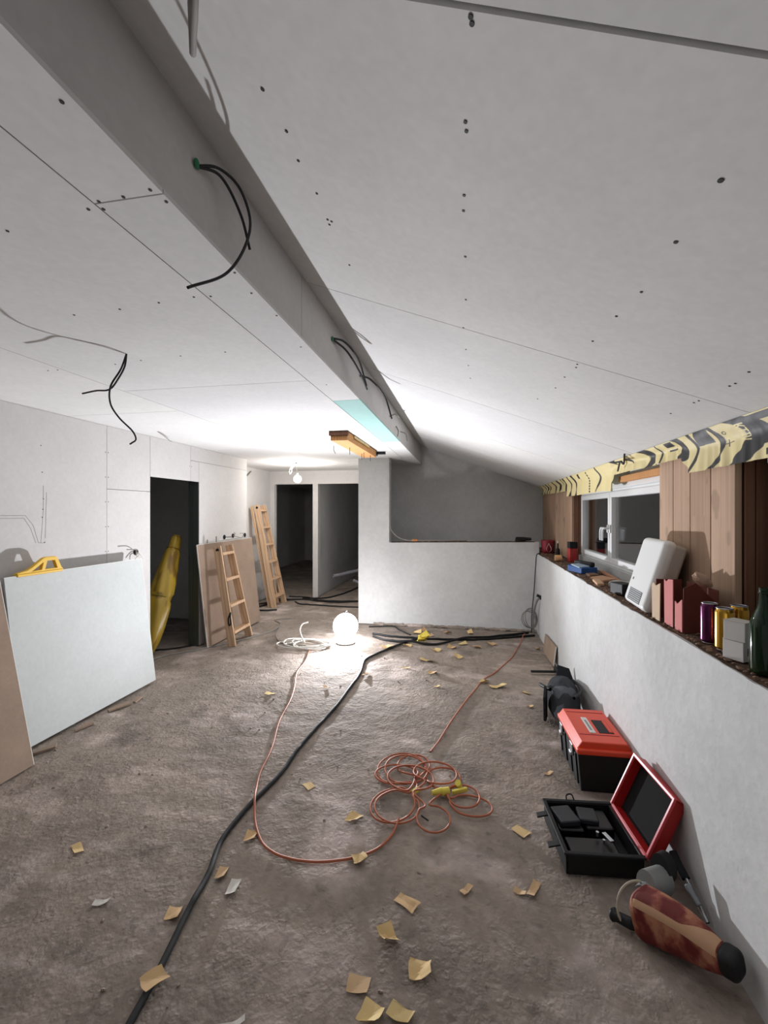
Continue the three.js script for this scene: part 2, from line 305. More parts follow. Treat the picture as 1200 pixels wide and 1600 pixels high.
// ---- windows ----
function frameGeo(z0, z1, y0, y1, x, b, d) { return [rb(d, y1 - y0, b, .006, x, (y0 + y1) / 2, z0 + b / 2), rb(d, y1 - y0, b, .006, x, (y0 + y1) / 2, z1 - b / 2), rb(d, b, z1 - z0 - 2 * b + .01, .006, x, y0 + b / 2, (z0 + z1) / 2), rb(d, b, z1 - z0 - 2 * b + .01, .006, x, y1 - b / 2, (z0 + z1) / 2)]; }
function makeWindow(n, z0, z1, mull, label) {
  const w = structG('window_' + n, label), X = 1.275, y0 = 1.125, y1 = 1.80;
  mesh('window_frame', frameGeo(z0, z1, y0, y1, X + .01, .03, .07), pvc, w);
  for (const [a, b, side] of [[z0 + .022, mull, 1], [mull, z1 - .022, -1]]) {
    const s = mesh('sash', frameGeo(a + .003, b - .003, y0 + .022, y1 - .022, X - .005, .05, .06), pvc, w);
    mesh('pane', new THREE.BoxGeometry(.006, y1 - y0 - .135, b - a - .095).translate(X + .0, (y0 + y1) / 2, (a + b) / 2), glass, s);
    const hz = side > 0 ? b - .032 : a + .032;
    mesh('handle', [rb(.012, .07, .03, .004, X - .04, 1.45, hz), cyl(.009, .009, .045, X - .062, 1.455, hz, 0, 0, Math.PI / 2), tube([[X - .083, 1.458, hz], [X - .088, 1.455, hz - .03], [X - .088, 1.43, hz - .05], [X - .088, 1.345, hz - .055]], .0085, 24)], pvc, s);
  }
  mesh('shutter_box', uvm(rb(.10, .15, z1 - z0, .006, X + .0, 1.875, (z0 + z1) / 2)), pvc, w);
  mesh('sill_profile', uvm(rb(.075, .085, z1 - z0, .006, X - .018, 1.085, (z0 + z1) / 2)), pvcGrey, w);
  return w;
}
makeWindow(1, -5.235, -2.965, -4.22, 'white two-sash window with dark night panes');
makeWindow(2, -2.10, -.52, -1.35, 'white window next to the timber post');

// =====================================================================
//  LAMPS
// =====================================================================
{
  const t = thing('work_lamp', 'glaring round work lamp standing on the floor by the partition corner', 'lamp', [-1.462, 0, -5.25]);
  const glow = new THREE.MeshStandardMaterial({ color: 0xffffff, emissive: 0xfff6f0, emissiveIntensity: 4, roughness: .4 });
  mesh('foot', [lathe([[0, 0], [.11, 0], [.112, .012], [.06, .022], [.05, .03], [0, .03]]), cyl(.03, .04, .03, 0, .04, 0)], pvc, t);
  mesh('globe', new THREE.SphereGeometry(.155, 36, 24).translate(0, .205, 0), glow, t);
  mesh('carry_hook', tube([[0, .355, 0], [.0, .375, 0], [.02, .39, 0], [.03, .375, 0]], .004, 16), black, t);
  const s = new THREE.SpotLight(0xf6f8ff, FLOOD, 0, 1.36, 1, 2); s.position.set(0, .205, 0); s.target.position.set(.10, .205 + .54, .70); s.castShadow = true; s.shadow.radius = 1.6; t.add(s); t.add(s.target);
  const p = new THREE.PointLight(0xf6f8ff, SPILL, 0, 2); p.position.set(0, .205, 0); p.castShadow = true; p.shadow.radius = 1.6; t.add(p);
}
{
  const t = thing('ceiling_bulb', 'lit bare bulb dangling on wires from the hall ceiling', 'bulb', [-2.60, CH, -6.55]);
  const glow = new THREE.MeshStandardMaterial({ color: 0xffffff, emissive: 0xfff6f0, emissiveIntensity: 5, roughness: .4 });
  mesh('ceiling_hook', [cyl(.018, .022, .014, -.02, -.007, 0), bx(.13, .004, .012, -.01, -.012, 0)], black, t);
  mesh('wire', tube([[-.01, 0, 0], [-.02, -.05, 0], [-.012, -.10, 0], [0, -.17, 0]], .0035, 24), greyCord, t);
  mesh('wire', tube([[-.03, -.01, 0], [-.08, -.05, .01], [-.13, -.13, .01], [-.125, -.17, .01], [-.10, -.15, .01], [-.09, -.09, 0], [-.05, -.04, 0], [-.02, -.012, 0]], .007, 48), whiteCord, t);
  mesh('socket', cyl(.016, .018, .04, 0, -.185, 0), whiteCord, t);
  mesh('glass_bulb', new THREE.SphereGeometry(.062, 24, 18).translate(.0, -.255, 0), glow, t);
  const p = new THREE.PointLight(0xfffaf4, BULB, 0, 2); p.position.set(0, -.255, 0); p.castShadow = true; p.shadow.radius = 2; t.add(p);
}

// =====================================================================
//  LEFT SIDE
// =====================================================================
// white panel leaning on the left wall
{
  const h = 1.150, L = 1.27, a = Math.asin(.15 / h);
  const t = thing('white_board', 'large white panel leaning on the wall beside the door opening', 'panel', [-2.885, .004, -3.075]);
  const rot = g => put(g, 0, 0, 0, .0, 0, a);
  mesh('board', rot(uvm(bx(.0125, h, L, -.007, h / 2 + .012, 0))), whiteBoard, t);
  mesh('edge_strip', rot(uvm(bx(.013, h, .004, -.007, h / 2 + .012, -L / 2 - .002))), gypsum, t);
  mesh('edge_strip', rot(uvm(bx(.013, .004, L, -.007, h + .014, 0))), gypsum, t);
}
{
  const h = 1.25, a = .225;
  const t = thing('leaning_plasterboard', 'brown paper side of a plasterboard leaning in front of the white panel', 'plasterboard', [-2.69, .002, -1.72]);
  const rot = g => put(g, 0, 0, 0, 0, 0, a);
  mesh('board', rot(uvm(bx(.0125, h, 1.25, -.007, h / 2, 0))), brownBoard, t);
  mesh('edge_strip', rot(uvm(bx(.0128, h, .004, -.007, h / 2, -.627))), gypsum, t);
}
// yellow handle on the panel's top edge
{
  const t = thing('panel_carrier', 'yellow plastic carrying handle lying on top of the white panel', 'handle', [-3.05, 1.151, -2.70], Math.PI / 2);
  const o = [[-.17, 0], [.17, 0], [.178, .018], [.165, .03], [.13, .105], [.115, .115], [.04, .115], [.02, .11], [-.06, .055], [-.10, .035], [-.17, .022]];
  mesh('frame', extr(o, .022, .003, [[[.03, .028], [.135, .028], [.112, .092], [.05, .095]], [[-.075, .022], [.008, .028], [.022, .085]]]), yellow, t);
  mesh('base_rail', rb(.35, .018, .04, .005, 0, .009, 0), yellow, t);
}
// yellow roll leaning in the door
{
  const t = thing('foil_roll', 'yellow wrapped roll leaning inside the dark doorway', 'roll', [-3.46, .0, -4.26]);
  const prof = [[0, .0], [.05, .002], [.09, .05], [.125, .16], [.14, .30], [.14, .52], [.134, .60], [.120, .615], [.118, .68], [.128, .70], [.118, .84], [.104, 1.0], [.088, 1.18], [.080, 1.22], [.068, 1.23], [.066, 1.25], [.070, 1.26], [.060, 1.38], [.045, 1.395], [0, 1.40]];
  const g = lathe(prof, 40), p = g.attributes.position;
  for (let i = 0; i < p.count; i++) { const x = p.getX(i), y = p.getY(i), z = p.getZ(i), an = Math.atan2(z, x), k = 1 + .06 * Math.sin(3 * an + y * 3) + .035 * Math.sin(7 * an - y * 9) + .03 * Math.sin(y * 40 + an * 2); p.setXYZ(i, x * k, y, z * k); }
  g.computeVertexNormals();
  const tilt = q => put(q, 0, 0.03, 0, -.44, 0, .02);
  mesh('wrap', tilt(g), yellowFoil, t);
  mesh('tape_band', tilt(put(new THREE.TorusGeometry(.116, .010, 8, 36), 0, .65, 0, Math.PI / 2)), M(0x8c7a2a, .4), t);
  mesh('tape_band', tilt(put(new THREE.TorusGeometry(.068, .007, 8, 36), 0, 1.24, 0, Math.PI / 2)), M(0x8c6a1a, .4), t);
  mesh('tube_end', tilt(cyl(.045, .045, .03, 0, 1.40, 0)), M(0x9a7b2a, .8), t);
}
// brown board behind the short ladder
{
  const h = 1.215, a = .112;
  const t = thing('leaning_plasterboard', 'brown board leaning on the wall behind the short wooden ladder', 'plasterboard', [-2.985, .002, -5.40], -.02);
  const rot = g => put(g, 0, 0, 0, .01, 0, a);
  mesh('board', rot(uvm(bx(.0125, h, 1.30, -.007, h / 2 + .006, 0))), brownBoard, t);
  mesh('edge_strip', rot(uvm(bx(.0129, h, .005, -.007, h / 2 + .006, .652))), gypsum, t);
  mesh('edge_strip', rot(uvm(bx(.0129, .004, 1.3, -.007, h + .007, 0))), gypsum, t);
}
// ladders: local frame, width along z, lean along x
function ladder(name, label, pos, turn, h, w0, w1, lean, n, depth, y0, dup) {
  const t = thing(name, label, 'ladder', pos, turn);
  const L = Math.hypot(h, lean), a = Math.atan2(lean, h);
  const tilt = g => put(g, 0, 0, 0, 0, 0, a);
  for (const s of [-1, 1]) {
    const dz = (w0 - w1) / 2, sa = Math.atan2(dz, L), g = rb(depth, L, .024, .004, 0, L / 2, 0, 0, 0, 0, 1);
    uvm(g); put(g, 0, 0, 0, -s * sa); put(g, -depth / 2, 0, s * w0 / 2);
    mesh('stile', tilt(uvm(g)), pine, t);
    // rounded head with a hinge plate
    mesh('hinge_plate', tilt(put(cyl(.022, .022, .004, 0, 0, 0, Math.PI / 2), -depth / 2, L - .05, s * (w1 / 2 + .014))), darkSteel, t);
  }
  for (let i = 0; i < n; i++) {
    const f = (y0 + i * (L - y0 - .10) / (n - 1)) / L, w = w0 + (w1 - w0) * f - .02;
    mesh('rung', tilt(uvm(rb(depth * .9, .022, w, .003, -depth / 2, f * L, 0, 0, 0, -a, 1))), pineRed, t);
    mesh('rung_edge', tilt(uvm(rb(.014, .034, w, .003, 0, f * L - .006, 0, 0, 0, 0, 1))), pine, t);
  }
  if (dup) for (const s of [-1, 1]) {                        // the folded rear half lies close behind
    const g = rb(.05, L * .99, .022, .004, 0, L / 2, 0, 0, 0, 0, 1); put(g, -depth - .045, 0, s * (w0 * .5 - .05));
    put(g, 0, 0, 0, -s * .03); mesh('rear_stile', tilt(uvm(g)), pine, t);
  }
  return t;
}
ladder('wooden_ladder', 'short wooden ladder leaning on the brown board', [-2.72, .002, -5.10], .05, 1.19, .46, .30, .235, 4, .095, .16, false);
ladder('wooden_ladder', 'tall wooden ladder leaning on the hall wall beside the dark doorway', [-3.13, .002, -7.17], .04, 1.73, .46, .26, .35, 6, .10, .18, true);
{ // small black cable tie hanging from the ladder
  single('cable_loop', 'small black loop of cable hanging on the short ladder stile', 'cable', tube([[-2.765, .40, -4.845], [-2.785, .33, -4.83], [-2.775, .25, -4.835], [-2.755, .27, -4.83], [-2.76, .36, -4.83]], .009, 40, true), black);
}
// wall boxes with loose wires
function wallBox(z, y, label, wires) {
  const t = thing('socket_box', label, 'socket', [XL, y, z]);
  mesh('box', [put(new THREE.TorusGeometry(.027, .004, 8, 24), .003, 0, 0, 0, Math.PI / 2), cyl(.026, .026, .004, .001, 0, 0, 0, 0, Math.PI / 2)], black, t);
  for (const [pts, m] of wires) mesh('wire', tube([[.002, 0, 0], ...pts], .0045, 32), m, t);
}
wallBox(-3.77, 1.212, 'open socket box with loose wires above the white panel', [[[[.05, .03, .05], [.06, .035, .12], [.05, .04, .17]], greyCord], [[[.04, -.04, .03], [.03, -.08, .05]], whiteCord], [[[.04, -.03, -.02], [.03, -.07, -.07]], whiteCord], [[[.05, -.02, .01], [.05, -.07, .08]], whiteCord]]);
wallBox(-5.36, 1.268, 'open socket box above the brown board nearest the short ladder', [[[[.05, .0, -.06], [.05, .0, -.12]], blackCord]]);
wallBox(-5.58, 1.275, 'second open socket box above the brown board with curled grey wires', [[[[.05, -.02, -.05], [.05, -.03, -.16], [.05, .02, -.2], [.05, .03, -.1]], greyCord], [[[.05, .03, .03], [.05, .05, .06]], greyCord]]);
wallBox(-5.91, 1.268, 'open socket box at the wall corner beside the tall ladder', []);
for (const [z, y, h] of [[-4.97, 1.20, .12], [-5.17, 1.22, .14]]) { // small flat metal hangers above the board
  single('metal_strip', z > -5 ? 'thin grey metal strip on the wall above the short ladder top' : 'thin grey metal strip on the wall between ladder top and sockets', 'strip', rb(.004, h, .02, .0015, XL + .003, y, z), greyCord);
}
// shims and offcuts at the foot of the white panel
for (const [x, z, w, d, ry, l] of [[-2.80, -3.17, .07, .19, .35, 'flat plasterboard offcut under the middle of the white panel'], [-2.76, -3.32, .05, .13, -.3, 'small pale offcut lying just past the white panel middle'], [-2.80, -2.83, .05, .15, .2, 'pale offcut under the near half of the white panel'], [-2.79, -2.50, .05, .16, .5, 'pale strip at the near foot of the white panel']])
  single('board_offcut', l, 'offcut', put(uvm(extr([[-w / 2, -d / 2], [w / 2, -d / 2 + .02], [w / 2 - .01, d / 2], [-w / 2 + .015, d / 2 - .01]], .012)), x, .006, z, Math.PI / 2, 0, ry), brownBoard, 'offcuts at the panel foot');
// timber batten with foil under the ceiling
{
  const t = thing('timber_batten', 'orange timber batten fixed under the ceiling above the partition corner', 'batten', [-1.20, CH, -4.75]);
  mesh('batten', uvm(put(rb(.17, .085, 1.35, .006, 0, -.045, 0), 0, 0, 0, 0, -.0, 0)), orangeWood, t);
  mesh('end_block', uvm(rb(.19, .04, .03, .004, 0, -.022, .685)), brownWood, t);
  mesh('foil_scrap', uvm(rb(.012, .03, .7, .004, .09, -.018, .1)), yellowFoil, t);
  mesh('bracket', [rb(.10, .045, .14, .006, .03, -.03, -.74), rb(.16, .03, .05, .006, .1, -.02, -.8)], black, t);
  for (const [x, z] of [[-.02, .2], [.04, -.2], [.06, -.45], [-.01, -.3]]) mesh('nail', cyl(.003, .003, .08, x, -.12, z, 0, 0, 0, 6), darkSteel, t);
}
single('ceiling_wire', 'short grey wire sticking down from ceiling left of the timber batten', 'wire', tube([[-1.52, CH, -4.95], [-1.52, CH - .05, -4.95], [-1.50, CH - .09, -4.95]], .004, 16), greyCord);

// =====================================================================
//  CABLES
// =====================================================================
const Y = (x, z, r) => floorH(x, z) + r;
function floorCable(pts, r, lift = 0, over = []) {
  const c = new THREE.CatmullRomCurve3(pts.map(([x, z]) => V(x, 0, z)), false, 'centripetal'), n = Math.max(24, Math.round(c.getLength() / .04)), q = c.getSpacedPoints(n);
  q.forEach((p, i) => { p.x += .004 * Math.sin(i * .37) * Math.sin(i * .11 + r * 300); p.y = Math.max(Y(p.x, p.z, r), Y(p.x + .03, p.z, r) - .002) + .001 + lift; for (const [ox, oz, h, w = .07] of over) p.y += h * Math.exp(-((p.x - ox) ** 2 + (p.z - oz) ** 2) / (w * w)); });
  return new THREE.TubeGeometry(new THREE.CatmullRomCurve3(q), n * 2, r, 8);
}
single('power_cable', 'thick black cable running along the floor toward the work lamp', 'cable', floorCable([[-1.0, -1.0], [-1.03, -1.21], [-1.05, -1.34], [-1.09, -1.55], [-1.12, -1.78], [-1.17, -1.96], [-1.16, -2.23], [-1.12, -2.56], [-1.11, -2.91], [-1.07, -3.37], [-1.04, -3.96], [-1.04, -4.29], [-1.08, -4.67], [-1.0, -4.86], [-.88, -5.12], [-.74, -5.38], [-.59, -5.58]], .0125), blackCord);
single('power_cable', 'straight black cable along the partition foot ending in the corner', 'cable', floorCable([[-1.21, -5.67], [-.96, -5.6], [-.45, -5.58], [.09, -5.65], [.55, -5.85], [.86, -5.98]], .014), black);
single('power_cable', 'black cable crossing over its neighbour in front of the partition', 'cable', floorCable([[-1.18, -5.55], [-.97, -5.42], [-.43, -5.35], [-.08, -5.56], [.33, -5.84], [.80, -6.10]], .014, .0, [[-.02, -5.6, .032, .22], [-.66, -5.39, .03, .12]]), black);
single('power_cable', 'dark kinked cable at the foot of the partition behind the lamp', 'cable', floorCable([[-1.34, -6.02], [-1.15, -6.08], [-1.0, -6.1], [-.9, -5.95], [-.72, -5.73]], .009), rubber);
single('extension_cord', 'thin orange cord running from the coil up to the corner', 'cord', floorCable([[-.24, -2.96], [-.18, -3.18], [-.05, -3.67], [.15, -4.31], [.29, -4.58], [.49, -5.08], [.67, -5.73], [.74, -6.0]], .0055, .0, [[.70, -5.9, .035, .16]]), orangeCord);
single('extension_cord', 'long orange cord looping from the lamp round to the coil', 'cord', floorCable([[-1.83, -5.0], [-1.71, -4.56], [-1.66, -4.18], [-1.48, -3.59], [-1.42, -3.24], [-1.28, -2.72], [-1.23, -2.48], [-1.13, -2.23], [-1.03, -2.06], [-.94, -1.97], [-.83, -1.93], [-.69, -1.93], [-.55, -1.97], [-.49, -2.0], [-.42, -2.06], [-.36, -2.18], [-.345, -2.26]], .006, .004, [[-1.145, -2.27, .03, .10], [-.345, -2.26, .02, .05]]), orangeCord);
{ // coil of orange cord: petals round a hub
  const t = thing('cord_coil', 'tangled coil of orange extension cord in the middle of the floor', 'cord', [0, 0, 0]);
  const hub = [-.26, -2.54];
  const lobes = [[-.40, -2.73, .145, .175, .2], [-.37, -2.72, .13, .16, -.3], [-.395, -2.375, .115, .145, .3], [-.37, -2.36, .12, .13, -.2], [-.19, -2.70, .13, .12, 0], [-.14, -2.68, .10, .11, .4], [.02, -2.45, .115, .085, .1], [-.02, -2.52, .09, .10, 0], [-.17, -2.30, .085, .10, 0], [-.33, -2.62, .14, .13, .5], [-.33, -2.78, .10, .12, .1], [-.42, -2.66, .13, .10, -.2]];
  const pts = [];
  lobes.forEach(([cx, cz, a, b, ro], k) => {
    const st = Math.atan2(hub[1] - cz, hub[0] - cx);
    for (let i = 0; i < 12; i++) { const an = st + (k % 2 ? -1 : 1) * i / 11.5 * Math.PI * 2, ex = a * Math.cos(an), ez = b * Math.sin(an); pts.push(V(cx + ex * Math.cos(ro) - ez * Math.sin(ro), .004 + .003 * (k % 5) + .012 * rnd() * (i < 2 || i > 9), cz + ex * Math.sin(ro) + ez * Math.cos(ro))); }
  });
  mesh('cord', new THREE.TubeGeometry(new THREE.CatmullRomCurve3(pts, false, 'centripetal'), 900, .0055, 6), orangeCord, t);
  mesh('plug', [cyl(.012, .021, .06, -.165, .024, -2.505, 0, .4, Math.PI / 2), cyl(.020, .020, .045, -.12, .024, -2.52, 0, .4, Math.PI / 2)], lemon, t);
  mesh('socket', [rb(.09, .022, .02, .006, -.04, .018, -2.55, 0, .3, .15), cyl(.018, .013, .04, -.045, .03, -2.585, .5, 0, .3)], lemon, t);
  mesh('tape_tag', rb(.05, .012, .035, .004, -.285, .016, -2.51, 0, .7, .2), lemon, t);
  mesh('prong', [bx(.006, .006, .05, -.215, .01, -2.30, 0, .9, 0)], black, t);
}
{ // white cord heap by the lamp
  const t = thing('cord_coil', 'loose heap of white cord on the floor left of the work lamp', 'cord');
  const pts = [];
  for (let i = 0; i <= 70; i++) { const an = i * .42, k = i / 70; pts.push(V(-1.93 + (.26 - .10 * Math.sin(i * .37)) * Math.cos(an) + .08 * Math.sin(i * .21), .008 + .012 * (1 + Math.sin(i * .9)), -5.06 + (.17 + .05 * Math.cos(i * .5)) * Math.sin(an))); }
  mesh('cord', new THREE.TubeGeometry(new THREE.CatmullRomCurve3(pts), 500, .0085, 6), whiteCord, t);
  mesh('cord_arch', tube([[-1.93, .01, -5.10], [-1.99, .06, -5.16], [-2.04, .14, -5.22], [-2.02, .20, -5.25], [-1.95, .225, -5.27]], .0095, 40), whiteCord, t);
}
single('floor_cord', 'thin dark cord along the floor under the short ladder', 'cord', floorCable([[-2.6, -6.3], [-2.8, -6.18], [-2.62, -5.95], [-2.56, -5.68], [-2.66, -5.36], [-2.84, -5.03], [-3.08, -4.66], [-3.3, -4.41], [-3.36, -4.2]], .008), greyCord);
single('floor_cord', 'thin dark cord curving toward the white cord heap', 'cord', floorCable([[-2.55, -5.75], [-2.39, -5.3], [-2.17, -5.06], [-1.9, -5.04]], .007), greyCord);
single('hall_cable', 'dark cable crossing the hall floor nearest the tall ladder', 'cable', floorCable([[-3.5, -6.75], [-3.42, -7.0], [-3.28, -7.52], [-2.92, -7.67], [-2.34, -7.55], [-1.7, -7.75]], .014), rubber);
single('hall_cable', 'dark cable running from hall into the far doorway', 'cable', floorCable([[-3.0, -7.80], [-2.85, -7.82], [-2.6, -7.86], [-2.40, -8.28], [-2.24, -9.2]], .014), rubber);
single('hall_cable', 'purple-grey cable lying front across the hall floor', 'cable', floorCable([[-3.0, -7.45], [-2.83, -7.29], [-2.47, -7.25], [-1.75, -7.2]], .012), rubber);
single('hall_cable', 'dark cable curving toward the hall side wall', 'cable', floorCable([[-3.25, -7.78], [-2.88, -7.74], [-2.5, -7.5], [-1.65, -7.62]], .013, .028), rubber);
single('hall_cable', 'dark loop of cable around the tall ladder foot', 'cable', floorCable([[-3.1, -7.62], [-3.3, -7.5], [-3.5, -7.1], [-3.45, -6.75], [-3.2, -6.7], [-3.05, -6.78]], .013, 0, [[-3.3, -7.45, .03, .15], [-3.42, -7.0, .03, .15]]), rubber);
single('door_cable', 'black cable lying across the doorway threshold', 'cable', floorCable([[-3.7, -4.5], [-3.45, -4.6], [-3.2, -4.83]], .009), black);
// cables hanging from ceiling and beam
function hang(label, runs, hole, r = .006, m = blackCord) {
  const t = thing('hanging_cable', label, 'cable');
  for (const p of runs) mesh('cable', tube(p, r, 48), m, t);
  if (hole) mesh('foam_collar', put(new THREE.IcosahedronGeometry(.010, 1).scale(.5, 1.5, 1.2), ...hole), green, t);
}
hang('thick cable curling out of the beam side nearest the camera', [[[XB, 2.55, -1.10], [-.70, 2.585, -1.16], [-.672, 2.575, -1.22], [-.650, 2.50, -1.25], [-.645, 2.40, -1.22], [-.67, 2.275, -1.15], [-.722, 2.19, -1.05]], [[XB, 2.55, -1.10], [-.70, 2.57, -1.17], [-.68, 2.51, -1.25], [-.675, 2.43, -1.30]]], [XB + .002, 2.555, -1.10], .0042);
hang('pair of cables curling out of the beam side mid length', [[[XB, 2.56, -2.35], [-.69, 2.575, -2.45], [-.65, 2.53, -2.62], [-.64, 2.42, -2.8]], [[XB, 2.555, -2.35], [-.69, 2.54, -2.5], [-.65, 2.46, -2.68], [-.64, 2.40, -2.82]]], [XB + .002, 2.555, -2.35], .006);
hang('single cable curling out of the beam side farther along', [[[XB, 2.55, -3.0], [-.69, 2.565, -3.15], [-.63, 2.5, -3.4], [-.60, 2.36, -3.55]]], null, .007);
hang('short wire ends poking from the far end of the beam side', [[[XB, 2.52, -4.2], [-.68, 2.55, -4.25], [-.65, 2.53, -4.3]], [[XB, 2.50, -4.6], [-.70, 2.44, -4.55], [-.70, 2.38, -4.5]], [[XB, 2.50, -4.9], [-.68, 2.48, -4.95], [-.66, 2.40, -4.95]]], null, .006, greyCord);
hang('grey cable end at the top edge of the sloping ceiling', [[[-.34, slopeY(-.34), -.50], [-.40, 2.40, -.60], [-.47, 2.43, -.70], [-.505, 2.46, -.75], [-.53, slopeY(-.53), -.78]]], null, .006, greyCord);
hang('cable dangling from the flat ceiling ahead of the white panel', [[[-1.63, CH, -1.89], [-1.64, CH - .06, -1.89], [-1.685, 2.255, -1.90], [-1.74, 2.21, -1.91], [-1.84, 2.212, -1.93], [-1.94, 2.208, -1.95]], [[-1.63, CH, -1.89], [-1.66, 2.30, -1.89], [-1.73, 2.215, -1.90], [-1.755, 2.14, -1.93], [-1.735, 2.08, -1.96], [-1.685, 2.01, -2.0], [-1.67, 1.97, -2.0], [-1.695, 1.955, -2.0]], [[-1.695, 1.953, -2.0], [-1.705, 1.95, -2.0]]], null, .0042);
hang('small hooked wire at ceiling edge above the left window sash', [[[1.06, slopeY(1.06), -3.28], [1.055, 1.93, -3.28], [1.06, 1.955, -3.36], [1.085, 1.90, -3.5]], [[1.055, 1.95, -3.32], [1.02, 1.95, -3.4]]], null, .006);
hang('thin looped wire at the left wall under the ceiling', [[[-2.9, CH, -3.75], [-2.9, CH - .03, -3.85], [-2.95, CH - .05, -4.0], [-3.0, CH - .04, -4.1]]], null, .004, greyCord);
single('wall_cable', 'grey cable sagging along the hall wall below the ceiling', 'cable', tube([[HX + .01, 2.33, -6.05], [HX + .02, 2.22, -6.2], [HX + .02, 2.16, -6.5], [HX + .02, 2.2, -6.9], [HX + .01, 2.3, -7.1]], .012, 48), greyCord);
single('wall_cable', 'grey cable running down the tall partition edge onto the ledge', 'cable', tube([[-1.07, 2.30, -6.15], [-1.072, 1.9, -6.19], [-1.07, 1.5, -6.2], [-1.06, 1.36, -6.2], [-.98, 1.26, -6.2], [-.85, 1.205, -6.21], [-.70, 1.20, -6.22], [-.3, 1.20, -6.23], [0, 1.203, -6.24]], .009, 80), greyCord);
single('orange_clip', 'small orange scrap on the low partition ledge', 'scrap', rb(.08, .028, .05, .008, -.72, 1.205, -6.2, 0, .2, .05), M(0xc98a58, .8));
{ // wire bundle on the parapet near the corner
  const t = thing('wire_bundle', 'grey wire bundle looping down the parapet in the corner', 'wire');
  mesh('wire', tube([[.905, .52, -5.87], [.88, .46, -5.92], [.86, .36, -5.98], [.85, .25, -6.03], [.85, .10, -6.06], [.86, .02, -6.06]], .014, 48), greyCord, t);
  for (let k = 0; k < 3; k++) mesh('loop', put(new THREE.TorusGeometry(.105 + k * .01, .006, 6, 40), .79 + k * .015, .20 + k * .012, -6.02 + k * .012, -.35, .5 + .15 * k, .1 * k), greyCord, t);
  mesh('wall_plate', [rb(.02, .05, .05, .006, .912, .52, -5.87), cyl(.02, .012, .05, .895, .535, -5.87, 0, 0, 1.1)], darkSteel, t);
  mesh('wire', tube([[.95, 1.055, -6.1], [.91, 1.05, -6.09], [.89, .9, -6.09], [.87, .6, -6.08], [.84, .25, -6.08], [.83, .02, -6.05]], .007, 48), blackCord, t);
}

